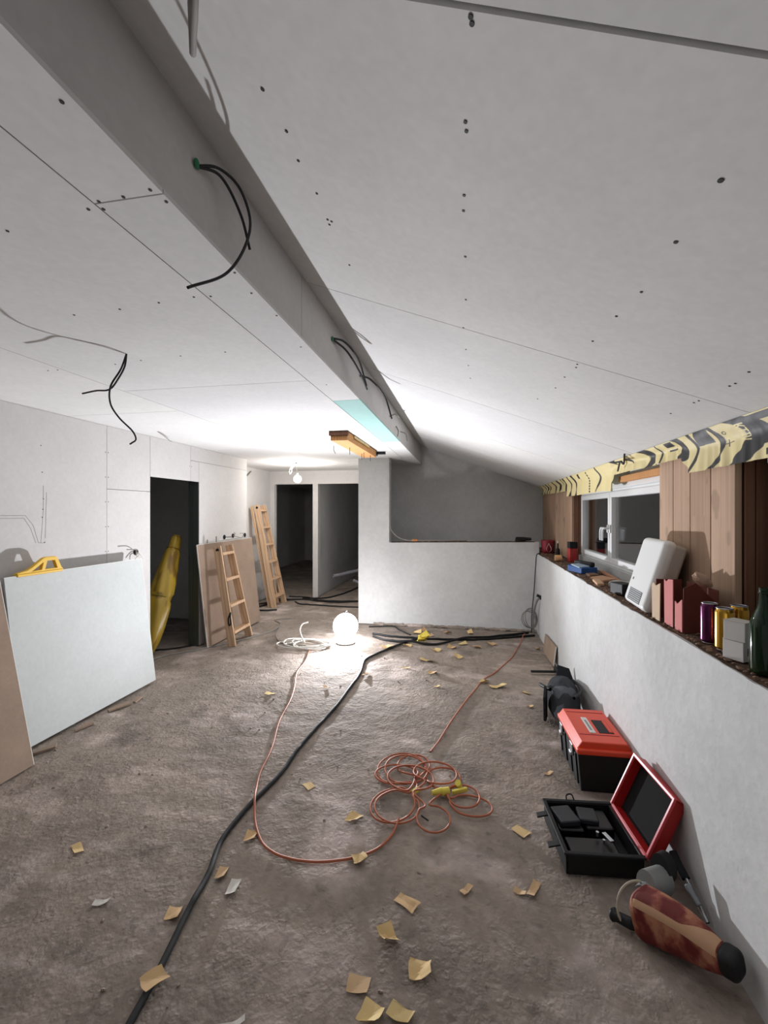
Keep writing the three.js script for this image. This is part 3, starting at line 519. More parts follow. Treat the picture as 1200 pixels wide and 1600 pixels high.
// =====================================================================
//  YELLOW MEMBRANE over the window wall
// =====================================================================
{
  const W = 2048, H = 128, c = document.createElement('canvas'); c.width = W; c.height = H;
  const x = c.getContext('2d');
  x.fillStyle = '#e2d39c'; x.fillRect(0, 0, W, H);
  const zu = z => (z + 8) / 6.6 * W, blk = '#1d1c20';
  const band = (z, w, bend, w2 = w) => { const a = zu(z); x.fillStyle = blk; x.beginPath(); x.moveTo(a - w / 2, 0); x.bezierCurveTo(a + w / 2 + bend, 30, a + bend, 70, a - w2 / 2 - bend, H); x.lineTo(a + w2 / 2 - bend, H); x.bezierCurveTo(a + w + bend, 70, a + w * 1.5 + bend, 30, a + w / 2, 0); x.fill(); };
  const blockm = (z, y, w, h) => { x.fillStyle = blk; x.fillRect(zu(z) - w / 2, y, w, h); };
  for (let i = 0; i < 9; i++) band(-7.75 + i * .24 + .05 * Math.sin(i * 5), 10 + 8 * (i % 3), 10);      // far repeats
  band(-5.55, 14, 8); band(-5.42, 16, -6); band(-5.2, 14, 10); band(-5.02, 26, 5, 20);
  for (let i = 0; i < 8; i++) blockm(-4.42, 8 + i * 15, 8, 10); band(-4.12, 8, 14); blockm(-4.72, 6, 22, 26); blockm(-4.70, 34, 8, 16);
  x.fillStyle = blk; x.beginPath(); x.moveTo(zu(-3.72), 0); x.lineTo(zu(-3.58), 0); x.lineTo(zu(-3.58), 46); x.closePath(); x.fill();
  x.beginPath(); x.moveTo(zu(-3.42), 20); x.lineTo(zu(-3.30), 20); x.lineTo(zu(-3.28), 70); x.closePath(); x.fill();
  band(-3.08, 40, 4); x.fillStyle = '#e2d39c'; x.save(); x.translate(zu(-3.06), 60); x.rotate(Math.PI / 2); x.font = 'bold 18px sans-serif'; x.textAlign = 'center'; x.fillText('KTIV', 0, 6); x.restore();
  band(-2.86, 4, 3); blockm(-2.70, 6, 26, 30); blockm(-2.70, 52, 26, 12); band(-2.62, 26, 6); band(-2.47, 9, 14);
  blockm(-2.35, 0, 36, 46); band(-2.285, 11, 16);
  x.strokeStyle = '#3b362c'; x.lineWidth = 2; x.beginPath(); x.arc(zu(-2.19), 28, 4, 0, 7); x.moveTo(zu(-2.19) - 12, 60); x.lineTo(zu(-2.19) + 14, 58); x.moveTo(zu(-2.195), 48); x.lineTo(zu(-2.2), 70); x.stroke();
  band(-2.09, 44, 14, 46); x.fillStyle = '#efe2a8'; x.save(); x.translate(zu(-2.06), 44); x.rotate(Math.PI / 2); x.font = 'bold 24px sans-serif'; x.textAlign = 'center'; x.fillText('KTIV', -4, 8); x.restore();
  for (let i = 0; i < 4; i++) blockm(-1.92 + .02 * i, 4 + i * 32, 50, 18);
  band(-1.78, 22, 10); for (let i = 0; i < 4; i++) blockm(-1.64, 6 + i * 32, 40, 16);
  const t = new THREE.CanvasTexture(c); t.colorSpace = THREE.SRGBColorSpace;
  const mem = M(0xffffff, .55, { map: t });
  const bot = z => z < -7.6 ? 1.85 : z < -5.35 ? 1.86 - .02 * (z + 7.6) / 2.25 : z < -4.0 ? 1.775 : z < -3.78 ? 1.775 - (z + 4.0) * .04 : z < -3.70 ? 1.775 + (z + 3.78) / .08 * .115 : z < -2.62 ? 1.888 : z < -2.52 ? 1.888 - (z + 2.62) / .10 * .085 : z < -2.36 ? 1.80 : 1.806;
  const nu = 420, nv = 10, g = new THREE.PlaneGeometry(1, 1, nu, nv), p = g.attributes.position, uv = g.attributes.uv;
  for (let i = 0; i < p.count; i++) {
    const u = p.getX(i) + .5, v = .5 - p.getY(i), z = -7.15 + u * 5.75;
    const f = fbm(u, .3, 40, 3, 501) - .5, f2 = fbm(u, .7, 130, 2, 511) - .5;
    const top = slopeY(1.085) - .003, y = top - (top - bot(z) - .006 * f2) * v;
    const xx = 1.085 + .045 * sm(0, .45, v) + (.05 * f + .022 * f2) * (.25 + v) * sm(0, .15, v);
    p.setXYZ(i, Math.min(xx, 1.148), y, z); uv.setXY(i, (z + 8) / 6.6, 1 - v);
  }
  g.computeVertexNormals();
  const back = g.clone(); back.translate(.0012, .0006, 0);
  const m = thing('membrane', 'yellow membrane printed with black bands draped above the windows', 'membrane');
  mesh('sheet', g, mem, m); mesh('sheet_back', back, M(0xd8cfa8, .7), m);
}
single('timber_batten', 'short orange batten across the window top beside the membrane flap', 'batten', uvm(rb(.045, .045, .80, .004, 1.195, 1.855, -3.36, 0, 0, 0, 1)), orangeWood);

// =====================================================================
//  THINGS ON THE PARAPET
// =====================================================================
const LY = 1.056;
{ // fan heater
  const t = thing('fan_heater', 'white slab heater tilted back on the parapet in front of the post', 'heater', [1.0, LY, -2.74], -.06);
  const tilt = g => put(g, -.045, .0, 0, 0, 0, -.29);
  mesh('front_cover', tilt(rb(.07, .40, .36, .03, 0, .205, 0, 0, 0, 0, 5)), enamel, t);
  mesh('rear_body', tilt(rb(.07, .385, .345, .018, .05, .20, 0, 0, 0, 0, 4)), enamelSide, t);
  mesh('wall_bracket', tilt(rb(.02, .25, .2, .006, .095, .22, 0)), black, t);
  const sl = []; for (let i = 0; i < 6; i++) sl.push(bx(.006, .005, .20, -.034, .035 + i * .011, 0));
  mesh('air_grille', tilt(merge([bx(.004, .07, .22, -.0335, .062, 0)])), M(0x5f6468, .6), t);
  sl.forEach(s => mesh('grille_slat', tilt(s), pvcGrey, t));
  mesh('badge', tilt(cyl(.008, .008, .003, -.036, .15, -.11, 0, 0, Math.PI / 2)), greyCord, t);
}
{ // torn red carton
  const t = thing('torn_carton', 'torn red and white cardboard carton next to the tilted heater', 'carton', [.955, LY, -2.33], 0);
  const red = M(0xcf7c78, .8), rd = M(0x6d3428, .85), cb = M(0xcbb49a, .9);
  const pan = (pts, th, m, n, ...r) => mesh(n, put(extr(pts, th), ...r), m, t);
  pan([[-.045, 0], [.045, 0], [.05, .17], [.03, .185], [.0, .17], [-.05, .19]], .004, cb, 'white_flap', -.01, .0, -.135, 0, Math.PI / 2, .0);
  pan([[-.05, 0], [.04, 0], [.045, .215], [.02, .205], [.0, .22], [-.05, .225]], .004, red, 'tall_flap', 0, 0, -.02, 0, Math.PI / 2, 0);
  pan([[-.035, 0], [.035, 0], [.035, .13], [.01, .12], [-.035, .15]], .004, red, 'short_flap', .0, 0, .085, 0, Math.PI / 2, 0);
  pan([[0, 0], [.13, 0], [.13, .14], [.085, .19], [.05, .225], [.0, .20]], .004, rd, 'end_panel', .003, 0, .122);
  pan([[-.16, 0], [.12, 0], [.12, .2], [-.16, .2]], .004, rd, 'rear_panel', .125, 0, 0, 0, Math.PI / 2, 0);
  pan([[0, 0], [.12, 0], [.12, .2], [0, .2]], .004, rd, 'end_panel', .003, 0, -.17);
}
{ // crumpled paper
  const g = new THREE.IcosahedronGeometry(.032, 3), p = g.attributes.position;
  for (let i = 0; i < p.count; i++) { const v = V().fromBufferAttribute(p, i), k = .75 + .5 * vn(v.x * 60 + 9, v.y * 60 + v.z * 40 + 9, 64, 520); p.setXYZ(i, v.x * k * 1.4, v.y * k * .8, v.z * k); }
  g.computeVertexNormals(); single('crumpled_paper', 'crumpled brown paper resting on the torn carton', 'paper', put(g, 1.055, LY + .235, -2.25, 0, 0, -.6), M(0xb99a86, .9));
}
function can(name, label, x, z, m, h = .166, r = .033) {
  const t = thing(name, label, 'can', [x, LY, z], 0, 'drink cans on the parapet');
  mesh('body', lathe([[r * .76, .0], [r * .80, .004], [r, .014], [r, h - .018], [r * .86, h - .006], [r * .84, h - .003]], 32), m, t);
  mesh('rim', [put(new THREE.TorusGeometry(r * .83, .0022, 8, 32), 0, h - .002, 0, Math.PI / 2), cyl(r * .8, r * .8, .002, 0, h - .006, 0, 0, 0, 0, 28), put(new THREE.TorusGeometry(r * .78, .002, 8, 32), 0, .002, 0, Math.PI / 2)], steel, t);
  mesh('pull_tab', rb(.012, .0015, .02, .0006, 0, h - .004, .004), steel, t);
}
const purple = M(0x5d2350, .22, { metalness: .75 }), gold = M(0xc79a3c, .22, { metalness: .85 });
can('drink_can', 'purple drink can standing on the parapet by the carton', .995, -2.065, purple);
can('drink_can', 'gold drink can directly behind the two white boxes', 1.0, -1.965, gold);
can('drink_can', 'gold drink can half hidden deeper on the parapet', 1.085, -2.03, gold);
for (const k of [0, 1]) {
  const t = thing('small_box', k ? 'upper small white cardboard box beside the green bottle' : 'lower small white cardboard box beside the green bottle', 'box', [.985, LY + .002 + k * .072, -1.845 + k * .004], .5 + k * .06, 'small white boxes');
  mesh('carton', rb(.062, .070, .072, .002, 0, .035, 0, 0, 0, 0, 1), M(0xe4e2de, .7), t);
  mesh('label', rb(.03, .028, .001, .0004, .005, .036, .0365), M(0x24303f, .6), t);
  mesh('lid_flap', bx(.0635, .0012, .0735, 0, .0705, 0), M(0xd2cec6, .8), t);
}
{
  const t = thing('glass_bottle', 'green glass bottle standing on the parapet nearest the camera', 'bottle', [.985, LY, -1.70]);
  const gl = new THREE.MeshPhysicalMaterial({ color: 0x1f6a34, roughness: .05, transmission: .85, thickness: .02, ior: 1.5, attenuationColor: new THREE.Color(0x0d5a25), attenuationDistance: .012 });
  mesh('glass_body', lathe([[0, .006], [.030, .0], [.041, .006], [.042, .02], [.042, .15], [.040, .17], [.030, .20], [.020, .225], [.0155, .25], [.0145, .275], [.0165, .278], [.0165, .288], [.012, .288], [.012, .25], [.028, .198], [.0385, .165], [.0385, .012], [0, .012]], 40), gl, t);
  mesh('neck_ring', put(new THREE.TorusGeometry(.0165, .0028, 8, 32), 0, .272, 0, Math.PI / 2), gl, t);
}
{
  const t = thing('paint_tub', 'dark red tub standing at the far corner of the parapet', 'tub', [1.06, LY, -6.22]);
  mesh('body', lathe([[0, 0], [.07, 0], [.082, .16], [.078, .16], [.068, .008], [0, .008]], 28), darkRed, t);
  mesh('lid', lathe([[0, .17], [.084, .17], [.088, .165], [.088, .152], [.083, .152]], 28), darkRed, t);
  mesh('handle', tube([[.0, .13, .085], [.03, .05, .10], [.0, .02, .10], [-.03, .05, .10], [0, .13, .085]], .003, 24), steel, t);
}
{
  const t = thing('sealant_tube', 'small dark tube with white cap standing beside the red tub', 'tube', [1.10, LY, -5.75]);
  mesh('body', lathe([[0, 0], [.024, 0], [.026, .02], [.022, .09], [.010, .10], [.008, .16], [0, .16]], 20), black, t);
  mesh('cap', lathe([[0, .16], [.009, .16], [.007, .19], [0, .19]], 16), whiteCord, t);
}
single('roll_stub', 'pale cardboard tube end lying on the parapet by the red box', 'tube', put(lathe([[.018, 0], [.034, 0], [.034, .07], [.018, .07], [.018, 0]], 24), 1.03, LY + .034, -5.18, 0, 0, Math.PI / 2), M(0xd9a878, .8));
{
  const t = thing('tool_tin', 'tall red tin with dark top standing next to the window reveal', 'tin', [1.13, LY, -5.12], .2);
  mesh('body', rb(.085, .15, .07, .006, 0, .075, 0), redTin, t); mesh('cap', rb(.087, .07, .072, .006, 0, .185, 0), black, t);
}
{
  const t = thing('tool_pack', 'blue packaged tool lying on the parapet below the left sash', 'tool pack', [1.02, LY, -4.25], .25);
  mesh('tray', rb(.15, .06, .26, .012, 0, .03, 0), M(0x1d4a86, .35), t);
  mesh('grip', rb(.05, .045, .24, .016, .02, .08, 0, 0, .15, 0), black, t);
  mesh('clear_sleeve', rb(.12, .012, .15, .004, -.02, .067, .03, .08, 0, .1), M(0x9fb3c4, .3), t);
}
// bits of card, paper and wood on the ledge
for (const [x, z, w, d, ry, m, l, th] of [[1.07, -3.80, .12, .16, .4, M(0xb98f70, .9), 'brown card scrap on the ledge before the window mullion', .02], [.98, -3.60, .05, .20, -.1, M(0xc9a283, .9), 'pale wood sliver lying along the parapet edge', .022], [1.11, -3.45, .10, .18, .8, M(0xa9a6a0, .8), 'grey crumpled wrapper against the window sill', .04], [1.03, -3.95, .08, .10, .1, M(0x6f5240, .9), 'dark brown clod beside the blue tool pack', .03], [1.17, -3.95, .03, .5, .0, M(0xa8785c, .9), 'long narrow batten lying against window sill', .022]])
  single('ledge_scrap', l, 'scrap', put(rb(w, th, d, th * .3, 0, th / 2, 0), x, LY, z, .03, ry, .06), m, 'scraps on the parapet');
single('black_box', 'small black box on the parapet left of the heater', 'box', rb(.09, .075, .12, .006, 1.01, LY + .038, -3.17, 0, .35, 0), black);
{
  const t = thing('cordless_drill', 'small dark drill lying on the end of the low partition', 'drill', [.72, 1.198, -6.25]);
  mesh('body', rb(.14, .055, .05, .018, 0, .035, 0), black, t); mesh('chuck', cyl(.018, .024, .07, .10, .036, 0, 0, 0, -Math.PI / 2), darkSteel, t);
  mesh('grip', rb(.04, .03, .11, .012, -.05, .02, .06, 0, .2, 0), black, t); mesh('bit', cyl(.004, .004, .08, .17, .036, 0, 0, 0, Math.PI / 2), steel, t);
}
// =====================================================================
//  TOOLS ON THE FLOOR BY THE PARAPET
// =====================================================================
{ // leaning offcut in the corner
  const t = thing('board_offcut', 'brown board offcut leaning against the parapet beyond the bag', 'offcut', [.875, .0, -5.10], 0);
  mesh('panel', put(uvm(bx(.012, .20, .62, 0, .10, 0)), 0, 0, 0, -.06, .0, -.14), brownBoard, t);
  mesh('edge_strip', put(uvm(bx(.0125, .20, .004, 0, .10, .312)), 0, 0, 0, -.06, 0, -.14), gypsum, t);
}
{ // hammer
  const t = thing('hammer', 'dark hammer lying on the floor behind the black bag', 'hammer', [.80, .012, -4.60], .15);
  mesh('handle', rb(.24, .02, .03, .008, -.06, .012, 0), rubber, t); mesh('head', [rb(.04, .04, .12, .008, .08, .02, 0), cyl(.02, .02, .03, .08, .02, .07, Math.PI / 2)], darkSteel, t);
}
{ // bag
  const t = thing('work_bag', 'crumpled black cloth tool bag lying behind the orange toolbox', 'bag', [.752, 0, -3.72], -.15);
  const g = new THREE.SphereGeometry(1, 40, 26), p = g.attributes.position;
  for (let i = 0; i < p.count; i++) { const v = V().fromBufferAttribute(p, i), k = 1 + .35 * (fbm(v.x * .25 + .5, v.z * .25 + v.y * .2 + .5, 6, 4, 530) - .5); p.setXYZ(i, v.x * .13 * k, Math.max(0, .12 + v.y * .13 * k), v.z * .36 * k); }
  g.computeVertexNormals(); mesh('body', g, darkCloth, t);
  const g2 = new THREE.SphereGeometry(1, 30, 20), p2 = g2.attributes.position;
  for (let i = 0; i < p2.count; i++) { const v = V().fromBufferAttribute(p2, i), k = 1 + .3 * (fbm(v.x * .3 + .5, v.z * .3 + .5, 5, 3, 540) - .5); p2.setXYZ(i, v.x * .085 * k, .20 + v.y * .05 * k, .12 + v.z * .14 * k); }
  g2.computeVertexNormals(); mesh('pouch', g2, greyCloth, t);
  mesh('flap', put(extr([[-.04, 0], [.05, 0], [.06, .2], [.0, .24], [-.05, .18]], .012, .004), -.135, .02, .18, -.1, 1.45, .1), black, t);
  mesh('strap', tube([[-.10, .12, -.12], [-.17, .19, -.05], [-.15, .22, .06], [-.10, .23, .14]], .014, 40), black, t);
  mesh('strap', tube([[.06, .24, .28], [.12, .23, .12], [.12, .2, -.1], [.09, .16, -.32]], .012, 40), rubber, t);
  mesh('collar', put(extr([[-.06, 0], [.09, 0], [.06, .13], [-.03, .16]], .012, .004), .02, .10, -.36, -.5, 0, .1), darkCloth, t);
}
{ // orange and black toolbox
  const t = thing('toolbox', 'closed orange-lidded black toolbox on the floor by the parapet', 'toolbox', [.768, 0, -2.945], .04);
  const W = .285, L = .46, Hh = .205;
  const shp = extr([[-W / 2 + .018, 0], [W / 2 - .018, 0], [W / 2, Hh], [-W / 2, Hh]], L - .02, .006);
  mesh('body', shp, black, t);
  for (const s of [-1, 1]) mesh('foot', rb(.03, .012, L * .9, .004, s * .10, .006, 0), black, t);
  const lid = mesh('lid', [rb(W + .025, .035, L + .02, .012, 0, Hh + .018, 0), put(extr([[-W / 2 - .002, 0], [W / 2 + .002, 0], [W / 2 - .022, .032], [-W / 2 + .022, .032]], L - .03, .006), 0, Hh + .034, 0)], orangePlastic, t);
  mesh('lid_groove', [bx(W - .06, .003, .005, 0, Hh + .0722, .13), bx(W - .06, .003, .005, 0, Hh + .0722, -.17)], darkRed, lid);
  mesh('handle_recess', rb(.085, .008, .17, .003, .05, Hh + .0705, .02), black, lid);
  mesh('handle', rb(.022, .012, .15, .005, .078, Hh + .0725, .02), orangePlastic, lid);
  mesh('brand_strip', rb(.034, .006, .20, .002, -.03, Hh + .0735, .01), M(0xdcdcd8, .6), lid);
  // printed word on the strip
  const cv = document.createElement('canvas'); cv.width = 128; cv.height = 24; const q = cv.getContext('2d'); q.fillStyle = '#dcdcd8'; q.fillRect(0, 0, 128, 24); q.fillStyle = '#303238'; q.font = 'bold 15px sans-serif'; q.fillText('▮', 4, 18); for (let i = 0; i < 9; i++) { q.fillRect(24 + i * 10, 7, 6, 11); }
  const ct = new THREE.CanvasTexture(cv); ct.colorSpace = THREE.SRGBColorSpace;
  mesh('strip_print', put(new THREE.PlaneGeometry(.19, .026), -.03, Hh + .0768, .01, -Math.PI / 2, 0, -Math.PI / 2), M(0xffffff, .6, { map: ct }), lid);
  for (const z of [-.12, .12]) mesh('latch', [rb(.014, .07, .055, .005, -W / 2 - .012, Hh - .02, z), rb(.01, .02, .04, .004, -W / 2 - .02, Hh - .045, z)], steel, t);
  mesh('side_ribs', [-.18, -.06, .06, .18].map(z => rb(.008, Hh - .03, .02, .003, -W / 2 - .001, Hh / 2, z, 0, 0, .088)), black, t);
}
{ // open case with red lid
  const t = thing('tool_case', 'open black tool case with red lid propped against the parapet', 'tool case', [.578, 0, -2.265], .10);
  const W = .33, L = .36, h = .095;
  mesh('tray', [rb(W, .012, L, .005, 0, .008, 0), rb(.012, h, L, .004, -W / 2 + .006, h / 2, 0), rb(.012, h, L, .004, W / 2 - .006, h / 2, 0), rb(W, h, .012, .004, 0, h / 2, -L / 2 + .006), rb(W, h, .012, .004, 0, h / 2, L / 2 - .006)], black, t);
  mesh('tray_rim', [rb(.02, .012, L + .012, .004, -W / 2, h, 0), rb(W + .012, .012, .02, .004, 0, h, -L / 2), rb(W + .012, .012, .02, .004, 0, h, L / 2)], rubber, t);
  mesh('insert', [rb(.12, .05, .15, .01, -.08, .045, -.08), rb(.13, .06, .14, .01, .06, .045, -.09), rb(.22, .05, .12, .01, -.02, .04, .09)], blackGloss, t);
  mesh('pack', [rb(.10, .03, .12, .008, -.09, .085, -.08, 0, .2, 0), rb(.09, .026, .10, .008, .02, .085, -.09, 0, -.1, 0)], M(0x272b30, .5), t);
  for (const z of [-.10, .10]) mesh('latch', [rb(.06, .008, .035, .003, -W / 2 - .03, h - .02, z, 0, 0, .25)], black, t);
  mesh('tool_bits', [rb(.02, .01, .06, .003, .06, .09, .06, 0, .3, 0), cyl(.007, .007, .02, .02, .09, .04), cyl(.006, .006, .02, .03, .09, .09)], steel, t);
  mesh('handle_loop', tube([[-.05, h, -L / 2], [-.045, h + .02, -L / 2 - .02], [-.02, h + .024, -L / 2 - .022], [-.01, h, -L / 2]], .004, 24), black, t);
  const a = -.42, lh = .285, hx = W / 2 + .006;                // lid leans outward
  const lt = g => put(g, hx, h, 0, 0, 0, a);
  const lid = mesh('lid', [lt(rb(.012, lh, L, .004, .055, lh / 2, 0)), lt(rb(.06, .012, L, .004, .03, .006, 0)), lt(rb(.06, .012, L, .004, .03, lh - .006, 0)), lt(rb(.06, lh, .012, .004, .03, lh / 2, -L / 2 + .006)), lt(rb(.06, lh, .012, .004, .03, lh / 2, L / 2 - .006))], redPlastic, t);
  mesh('lid_rim', [lt(rb(.012, .016, L + .014, .004, .002, .0, 0)), lt(rb(.012, .016, L + .014, .004, .002, lh, 0)), lt(rb(.012, lh, .016, .004, .002, lh / 2, -L / 2)), lt(rb(.012, lh, .016, .004, .002, lh / 2, L / 2))], M(0xc8414a, .35), lid);
  mesh('lining', lt(rb(.004, lh - .03, L - .03, .001, .046, lh / 2, 0)), M(0x040405, 1), lid);
}
{ // angle grinder
  const t = thing('angle_grinder', 'dusty red grinder lying on the floor nearest the camera', 'grinder', [.735, .012, -1.785], -.8);
  t.rotation.order = 'YXZ'; t.rotation.z = .26; t.scale.set(.76, .98, 1.08);
  // axis along +x (head to tail): x, half height, half width, centre height
  const sec = [[-.12, .075, .062, .075], [-.09, .085, .07, .08], [.0, .08, .066, .078], [.10, .07, .058, .07], [.18, .055, .048, .055], [.235, .04, .038, .045]];
  const at = (f, an, k) => { const i = Math.min(sec.length - 2, Math.floor(f)), u = f - i, S = j => sec[i][j] + (sec[i + 1][j] - sec[i][j]) * u, c = Math.cos(an), w = Math.sin(an), q = Math.pow(Math.abs(c) ** 3 + Math.abs(w) ** 3, -1 / 3); return [S(0), S(3) + c * q * S(1) * k, w * q * S(2) * k]; };
  const skin = (f0, f1, a0, a1, k, nu, nv) => { const g = new THREE.PlaneGeometry(1, 1, nu, nv), p = g.attributes.position; for (let i = 0; i < p.count; i++) { const u = p.getX(i) + .5, v = p.getY(i) + .5, f = f0 + (f1 - f0) * u; p.setXYZ(i, ...at(f, a0(u) + (a1(u) - a0(u)) * v, k)); } g.computeVertexNormals(); return g; };
  mesh('body', uvm(merge([skin(0, 5, () => 0, () => Math.PI * 2, 1, 30, 40), put(new THREE.CircleGeometry(.062, 24), -.12, .075, 0, 0, -Math.PI / 2)])), dustyRed, t);
  mesh('dust_strip', uvm(skin(.6, 4.9, u => .72 - 1.3 * sm(.55, .95, u), u => 1.0 + .1 * u, 1.015, 30, 8)), tan, t);
  mesh('tail', rb(.085, .084, .084, .03, .262, .046, 0, 0, 0, -.12, 4), black, t);
  mesh('gear_head', [cyl(.05, .055, .12, -.10, .135, -.10, Math.PI / 2 - .3), cyl(.058, .058, .03, -.10, .105, -.03, Math.PI / 2)], M(0x8d8f8e, .5, { metalness: .3 }), t);
  mesh('motor_cap', cyl(.05, .056, .045, -.10, .158, -.175, Math.PI / 2 - .3), black, t);
  mesh('guard', put(new THREE.TorusGeometry(.085, .005, 8, 40, Math.PI * 1.2), -.135, .088, .0, 0, Math.PI / 2 - .55, 1.1), M(0xb9ae9c, .6), t);
  mesh('side_handle', put(lathe([[0, 0], [.016, 0], [.02, .02], [.018, .09], [.024, .105], [.02, .115], [0, .115]], 20), -.12, .05, .05, .75, 0, Math.PI / 2 - .1), black, t);
  mesh('power_cord', tube([[-.12, .02, -.10], [-.20, .012, -.12], [-.26, .012, -.20], [-.28, .012, -.26]], .006, 40), black, t);
}
{ // bunch of bits beside the grinder at the wall
  const t = thing('screwdriver', 'small steel tool wedged between grinder and parapet', 'tool', [.875, .02, -1.99], 0);
  mesh('shaft', tube([[0, .10, -.08], [.02, .05, .02], [.03, .01, .10]], .008, 20), steel, t); mesh('grip', tube([[-.005, .12, -.11], [0, .10, -.08], [.012, .07, -.03]], .017, 20), darkCloth, t);
  mesh('clip', rb(.02, .02, .07, .006, .0, .07, .05, .6, .3, 0), M(0x8e9499, .4), t);
}
// =====================================================================
//  SCRAPS OF PAPER ON THE FLOOR
// =====================================================================
function scrapGeo(w, d, fold, seedv) {
  const nx = 6, nz = 6, g = new THREE.PlaneGeometry(w, d, nx, nz).rotateX(-Math.PI / 2), p = g.attributes.position;
  for (let i = 0; i < p.count; i++) {
    let x = p.getX(i), z = p.getZ(i), e = fbm((x + 1) / 2, (z + 1) / 2, 30, 2, seedv % 40 + 560) - .5;
    const edge = Math.max(Math.abs(x) / (w / 2), Math.abs(z) / (d / 2));
    const f = Math.max(0, x * .7 + z * .5) * fold + Math.max(0, -x) * fold * .4;
    p.setXYZ(i, x * (1 - fold * .12) + e * .25 * w * (edge > .9), .0025 + f + .02 * Math.abs(e) * fold, z + e * .35 * d * (edge > .9));
  }
  const b = g.clone(); b.translate(0, -.0012, 0); { const ix = b.index.array; for (let i = 0; i < ix.length; i += 3) { const t = ix[i]; ix[i] = ix[i + 1]; ix[i + 1] = t; } }
  const m = merge([g, b]); m.computeVertexNormals(); return m;
}
const SC = [
  [-1.82, -1.80, .085, .04, .3, 0, 'yellow paper scrap far left on the open floor'], [-1.15, -1.58, .055, .06, .5, 1, 'folded paper scrap left of the thick black cable'],
  [-1.05, -2.03, .06, .085, .6, 1, 'paper scrap between thick black cable and orange cord loop'], [-1.07, -1.80, .045, .07, .6, 3, 'small folded scrap right beside the thick black cable'],
  [-1.04, -1.33, .07, .075, .25, 1, 'square paper scrap lying on the thick black cable'], [-.91, -2.47, .05, .07, .2, 0, 'pale yellow scrap inside the orange cord loop'],
  [-.58, -2.25, .075, .09, .7, 0, 'curled paper scrap left of the orange coil'], [-.49, -1.98, .065, .06, .6, 0, 'paper scrap sitting on the bottom of the orange loop'],
  [-.24, -1.80, .055, .10, .35, 1, 'upright rectangular scrap below the orange coil'], [-.29, -1.64, .10, .06, .9, 0, 'bent paper scrap in the near middle of the floor'],
  [-.16, -1.54, .085, .075, .8, 0, 'twisted paper scrap with torn corner near the camera'], [-.36, -1.46, .075, .06, .2, 3, 'flat square scrap near the bottom of the view'],
  [-.30, -1.37, .075, .075, .9, 2, 'curled yellow scrap nearest the camera'], [-.21, -1.40, .085, .05, .5, 2, 'leaf-shaped scrap touching the nearest curled scrap'],
  [0.0, -1.91, .06, .03, .5, 3, 'thin pale shred right of the bent scraps'], [.28, -1.97, .035, .11, .4, 3, 'long pale scrap in front of the open case'],
  [.22, -1.94, .05, .03, .5, 3, 'short pale shred beside the long pale scrap'], [.27, -2.31, .055, .09, .2, 0, 'yellowish scrap left of the open black case'],
  [-1.70, -3.65, .10, .05, .3, 2, 'flat yellow strip left of the long orange cord'], [.16, -4.27, .08, .09, .9, 2, 'pale knot of tape on the thin orange cord'],
  [.27, -4.18, .14, .07, .5, 2, 'yellow tape strip beside the tape knot'], [-.42, -4.78, .17, .06, .5, 0, 'wide torn scrap in front of the black cables'],
  [-.34, -4.42, .10, .10, .7, 1, 'brownish folded scrap ahead of the wide torn one'], [-.93, -5.15, .12, .16, .6, 1, 'large crumpled scrap where the thick cable bends'],
  [-.62, -4.52, .10, .03, .3, 2, 'narrow yellow strip right of the thick cable'], [-.97, -4.25, .06, .08, .7, 3, 'small upright pale scrap next to the thick cable bend'],
  [.51, -3.80, .045, .05, .7, 1, 'small orange scrap left of the black bag'], [.52, -4.09, .08, .03, .3, 0, 'narrow scrap near the hammer'],
  [-.27, -4.09, .06, .03, .4, 2, 'tiny flat scrap left of the tape knot'], [.82, -5.42, .06, .08, .9, 1, 'folded scrap at the foot of the leaning offcut'],
  [-1.26, -3.88, .11, .03, .4, 3, 'pale shaving between orange cord and black cable'], [.49, -2.85, .055, .03, .6, 3, 'pale crumpled bit left of the orange toolbox'],
];
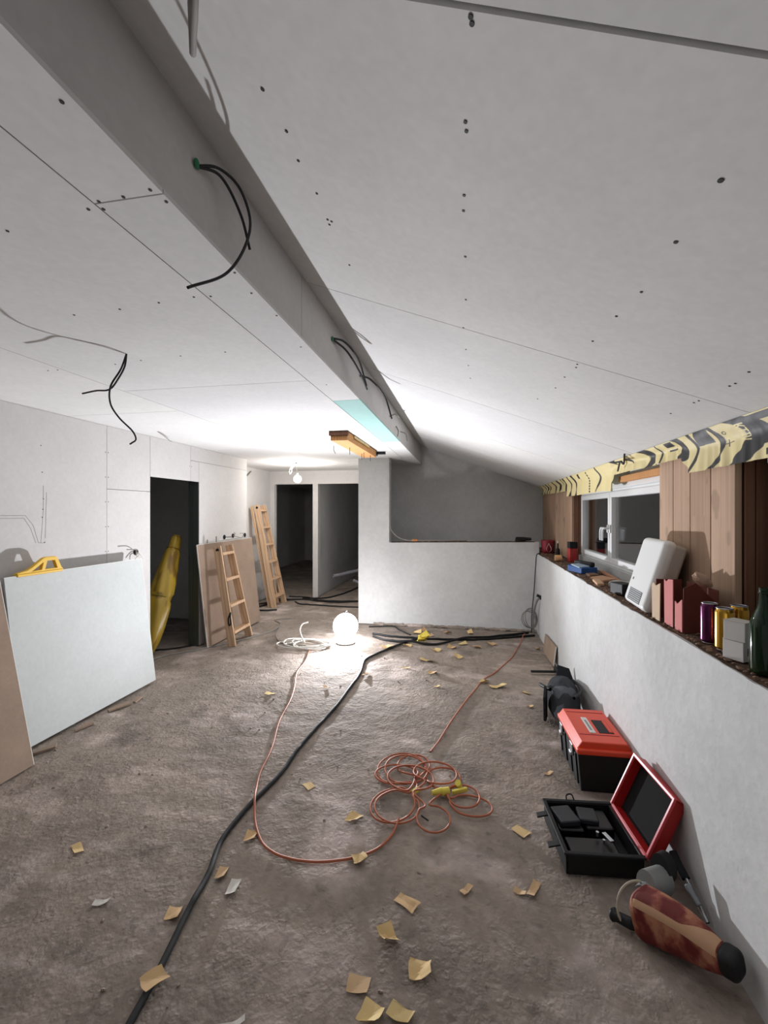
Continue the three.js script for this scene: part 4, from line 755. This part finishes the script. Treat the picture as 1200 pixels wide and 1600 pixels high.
SC.forEach(([x, z, w, d, f, k, l], i) => { const o = single('paper_scrap', l, 'paper scrap', scrapGeo(w, d, f, i), paperY[k], 'paper scraps on the floor'); o.position.set(x, floorH(x, z) + (i === 4 ? .027 : i === 7 ? .012 : .003), z); o.rotation.y = rr(-.7, .7) + (i % 3 - 1) * .4; });
const far = [[-.65, -5.84], [-.18, -5.30], [-.10, -4.96], [-.25, -5.9], [.05, -5.95], [-.55, -5.95], [-.35, -5.15], [.12, -5.35], [-.7, -5.25], [.3, -5.5], [-.05, -5.45], [-.45, -5.75]];
far.forEach(([x, z], i) => { const o = single('paper_scrap', 'small torn scrap among the black cables before the partition', 'paper scrap', scrapGeo(rr(.06, .12), rr(.05, .11), rr(.5, 1), i + 50), paperY[i % 4], 'small scraps among the black cables'); o.position.set(x, floorH(x, z) + .003, z); o.rotation.y = rr(0, 6); });
{
  const g = []; for (let i = 0; i < 5; i++) g.push(put(scrapGeo(.12, .10, .9, i + 80), rr(-.06, .06), .012 * i, rr(-.04, .04), rr(-.4, .4), rr(0, 6), rr(-.3, .3)));
  const o = single('crumpled_foil', 'crumpled yellow foil on the black cables before the partition', 'foil', g, lemon); o.position.set(-.50, .01, -5.46);
}
for (const [x, z, w, d, ry, l] of [[-.98, -1.74, .045, .09, .2, 'clear white film scrap right of the thick cable'], [-1.47, -1.57, .065, .03, .3, 'small white plaster chip left of the cable'], [-.72, -1.27, .09, .025, .5, 'white curled strip at the bottom of the view']]) {
  const o = single('white_scrap', l, 'scrap', scrapGeo(w, d, .4, 95), paperW); o.position.set(x, floorH(x, z) + .003, z); o.rotation.y = ry;
}
// dark lengths of pipe in the far right room
single('drain_pipe', 'grey plastic pipe lying on the floor beyond the right doorway', 'pipe', tube([[-2.62, .32, -8.5], [-2.0, .42, -9.2]], .035, 12), M(0x9a9aa2, .6));
single('pipe_stub', 'short pale pipe stub on the floor beyond the right doorway', 'pipe', put(cyl(.03, .03, .3, 0, 0, 0, 0, 0, 1.2), -2.15, .15, -8.8), M(0x9a9aa2, .6));

renderer.render(scene, camera);
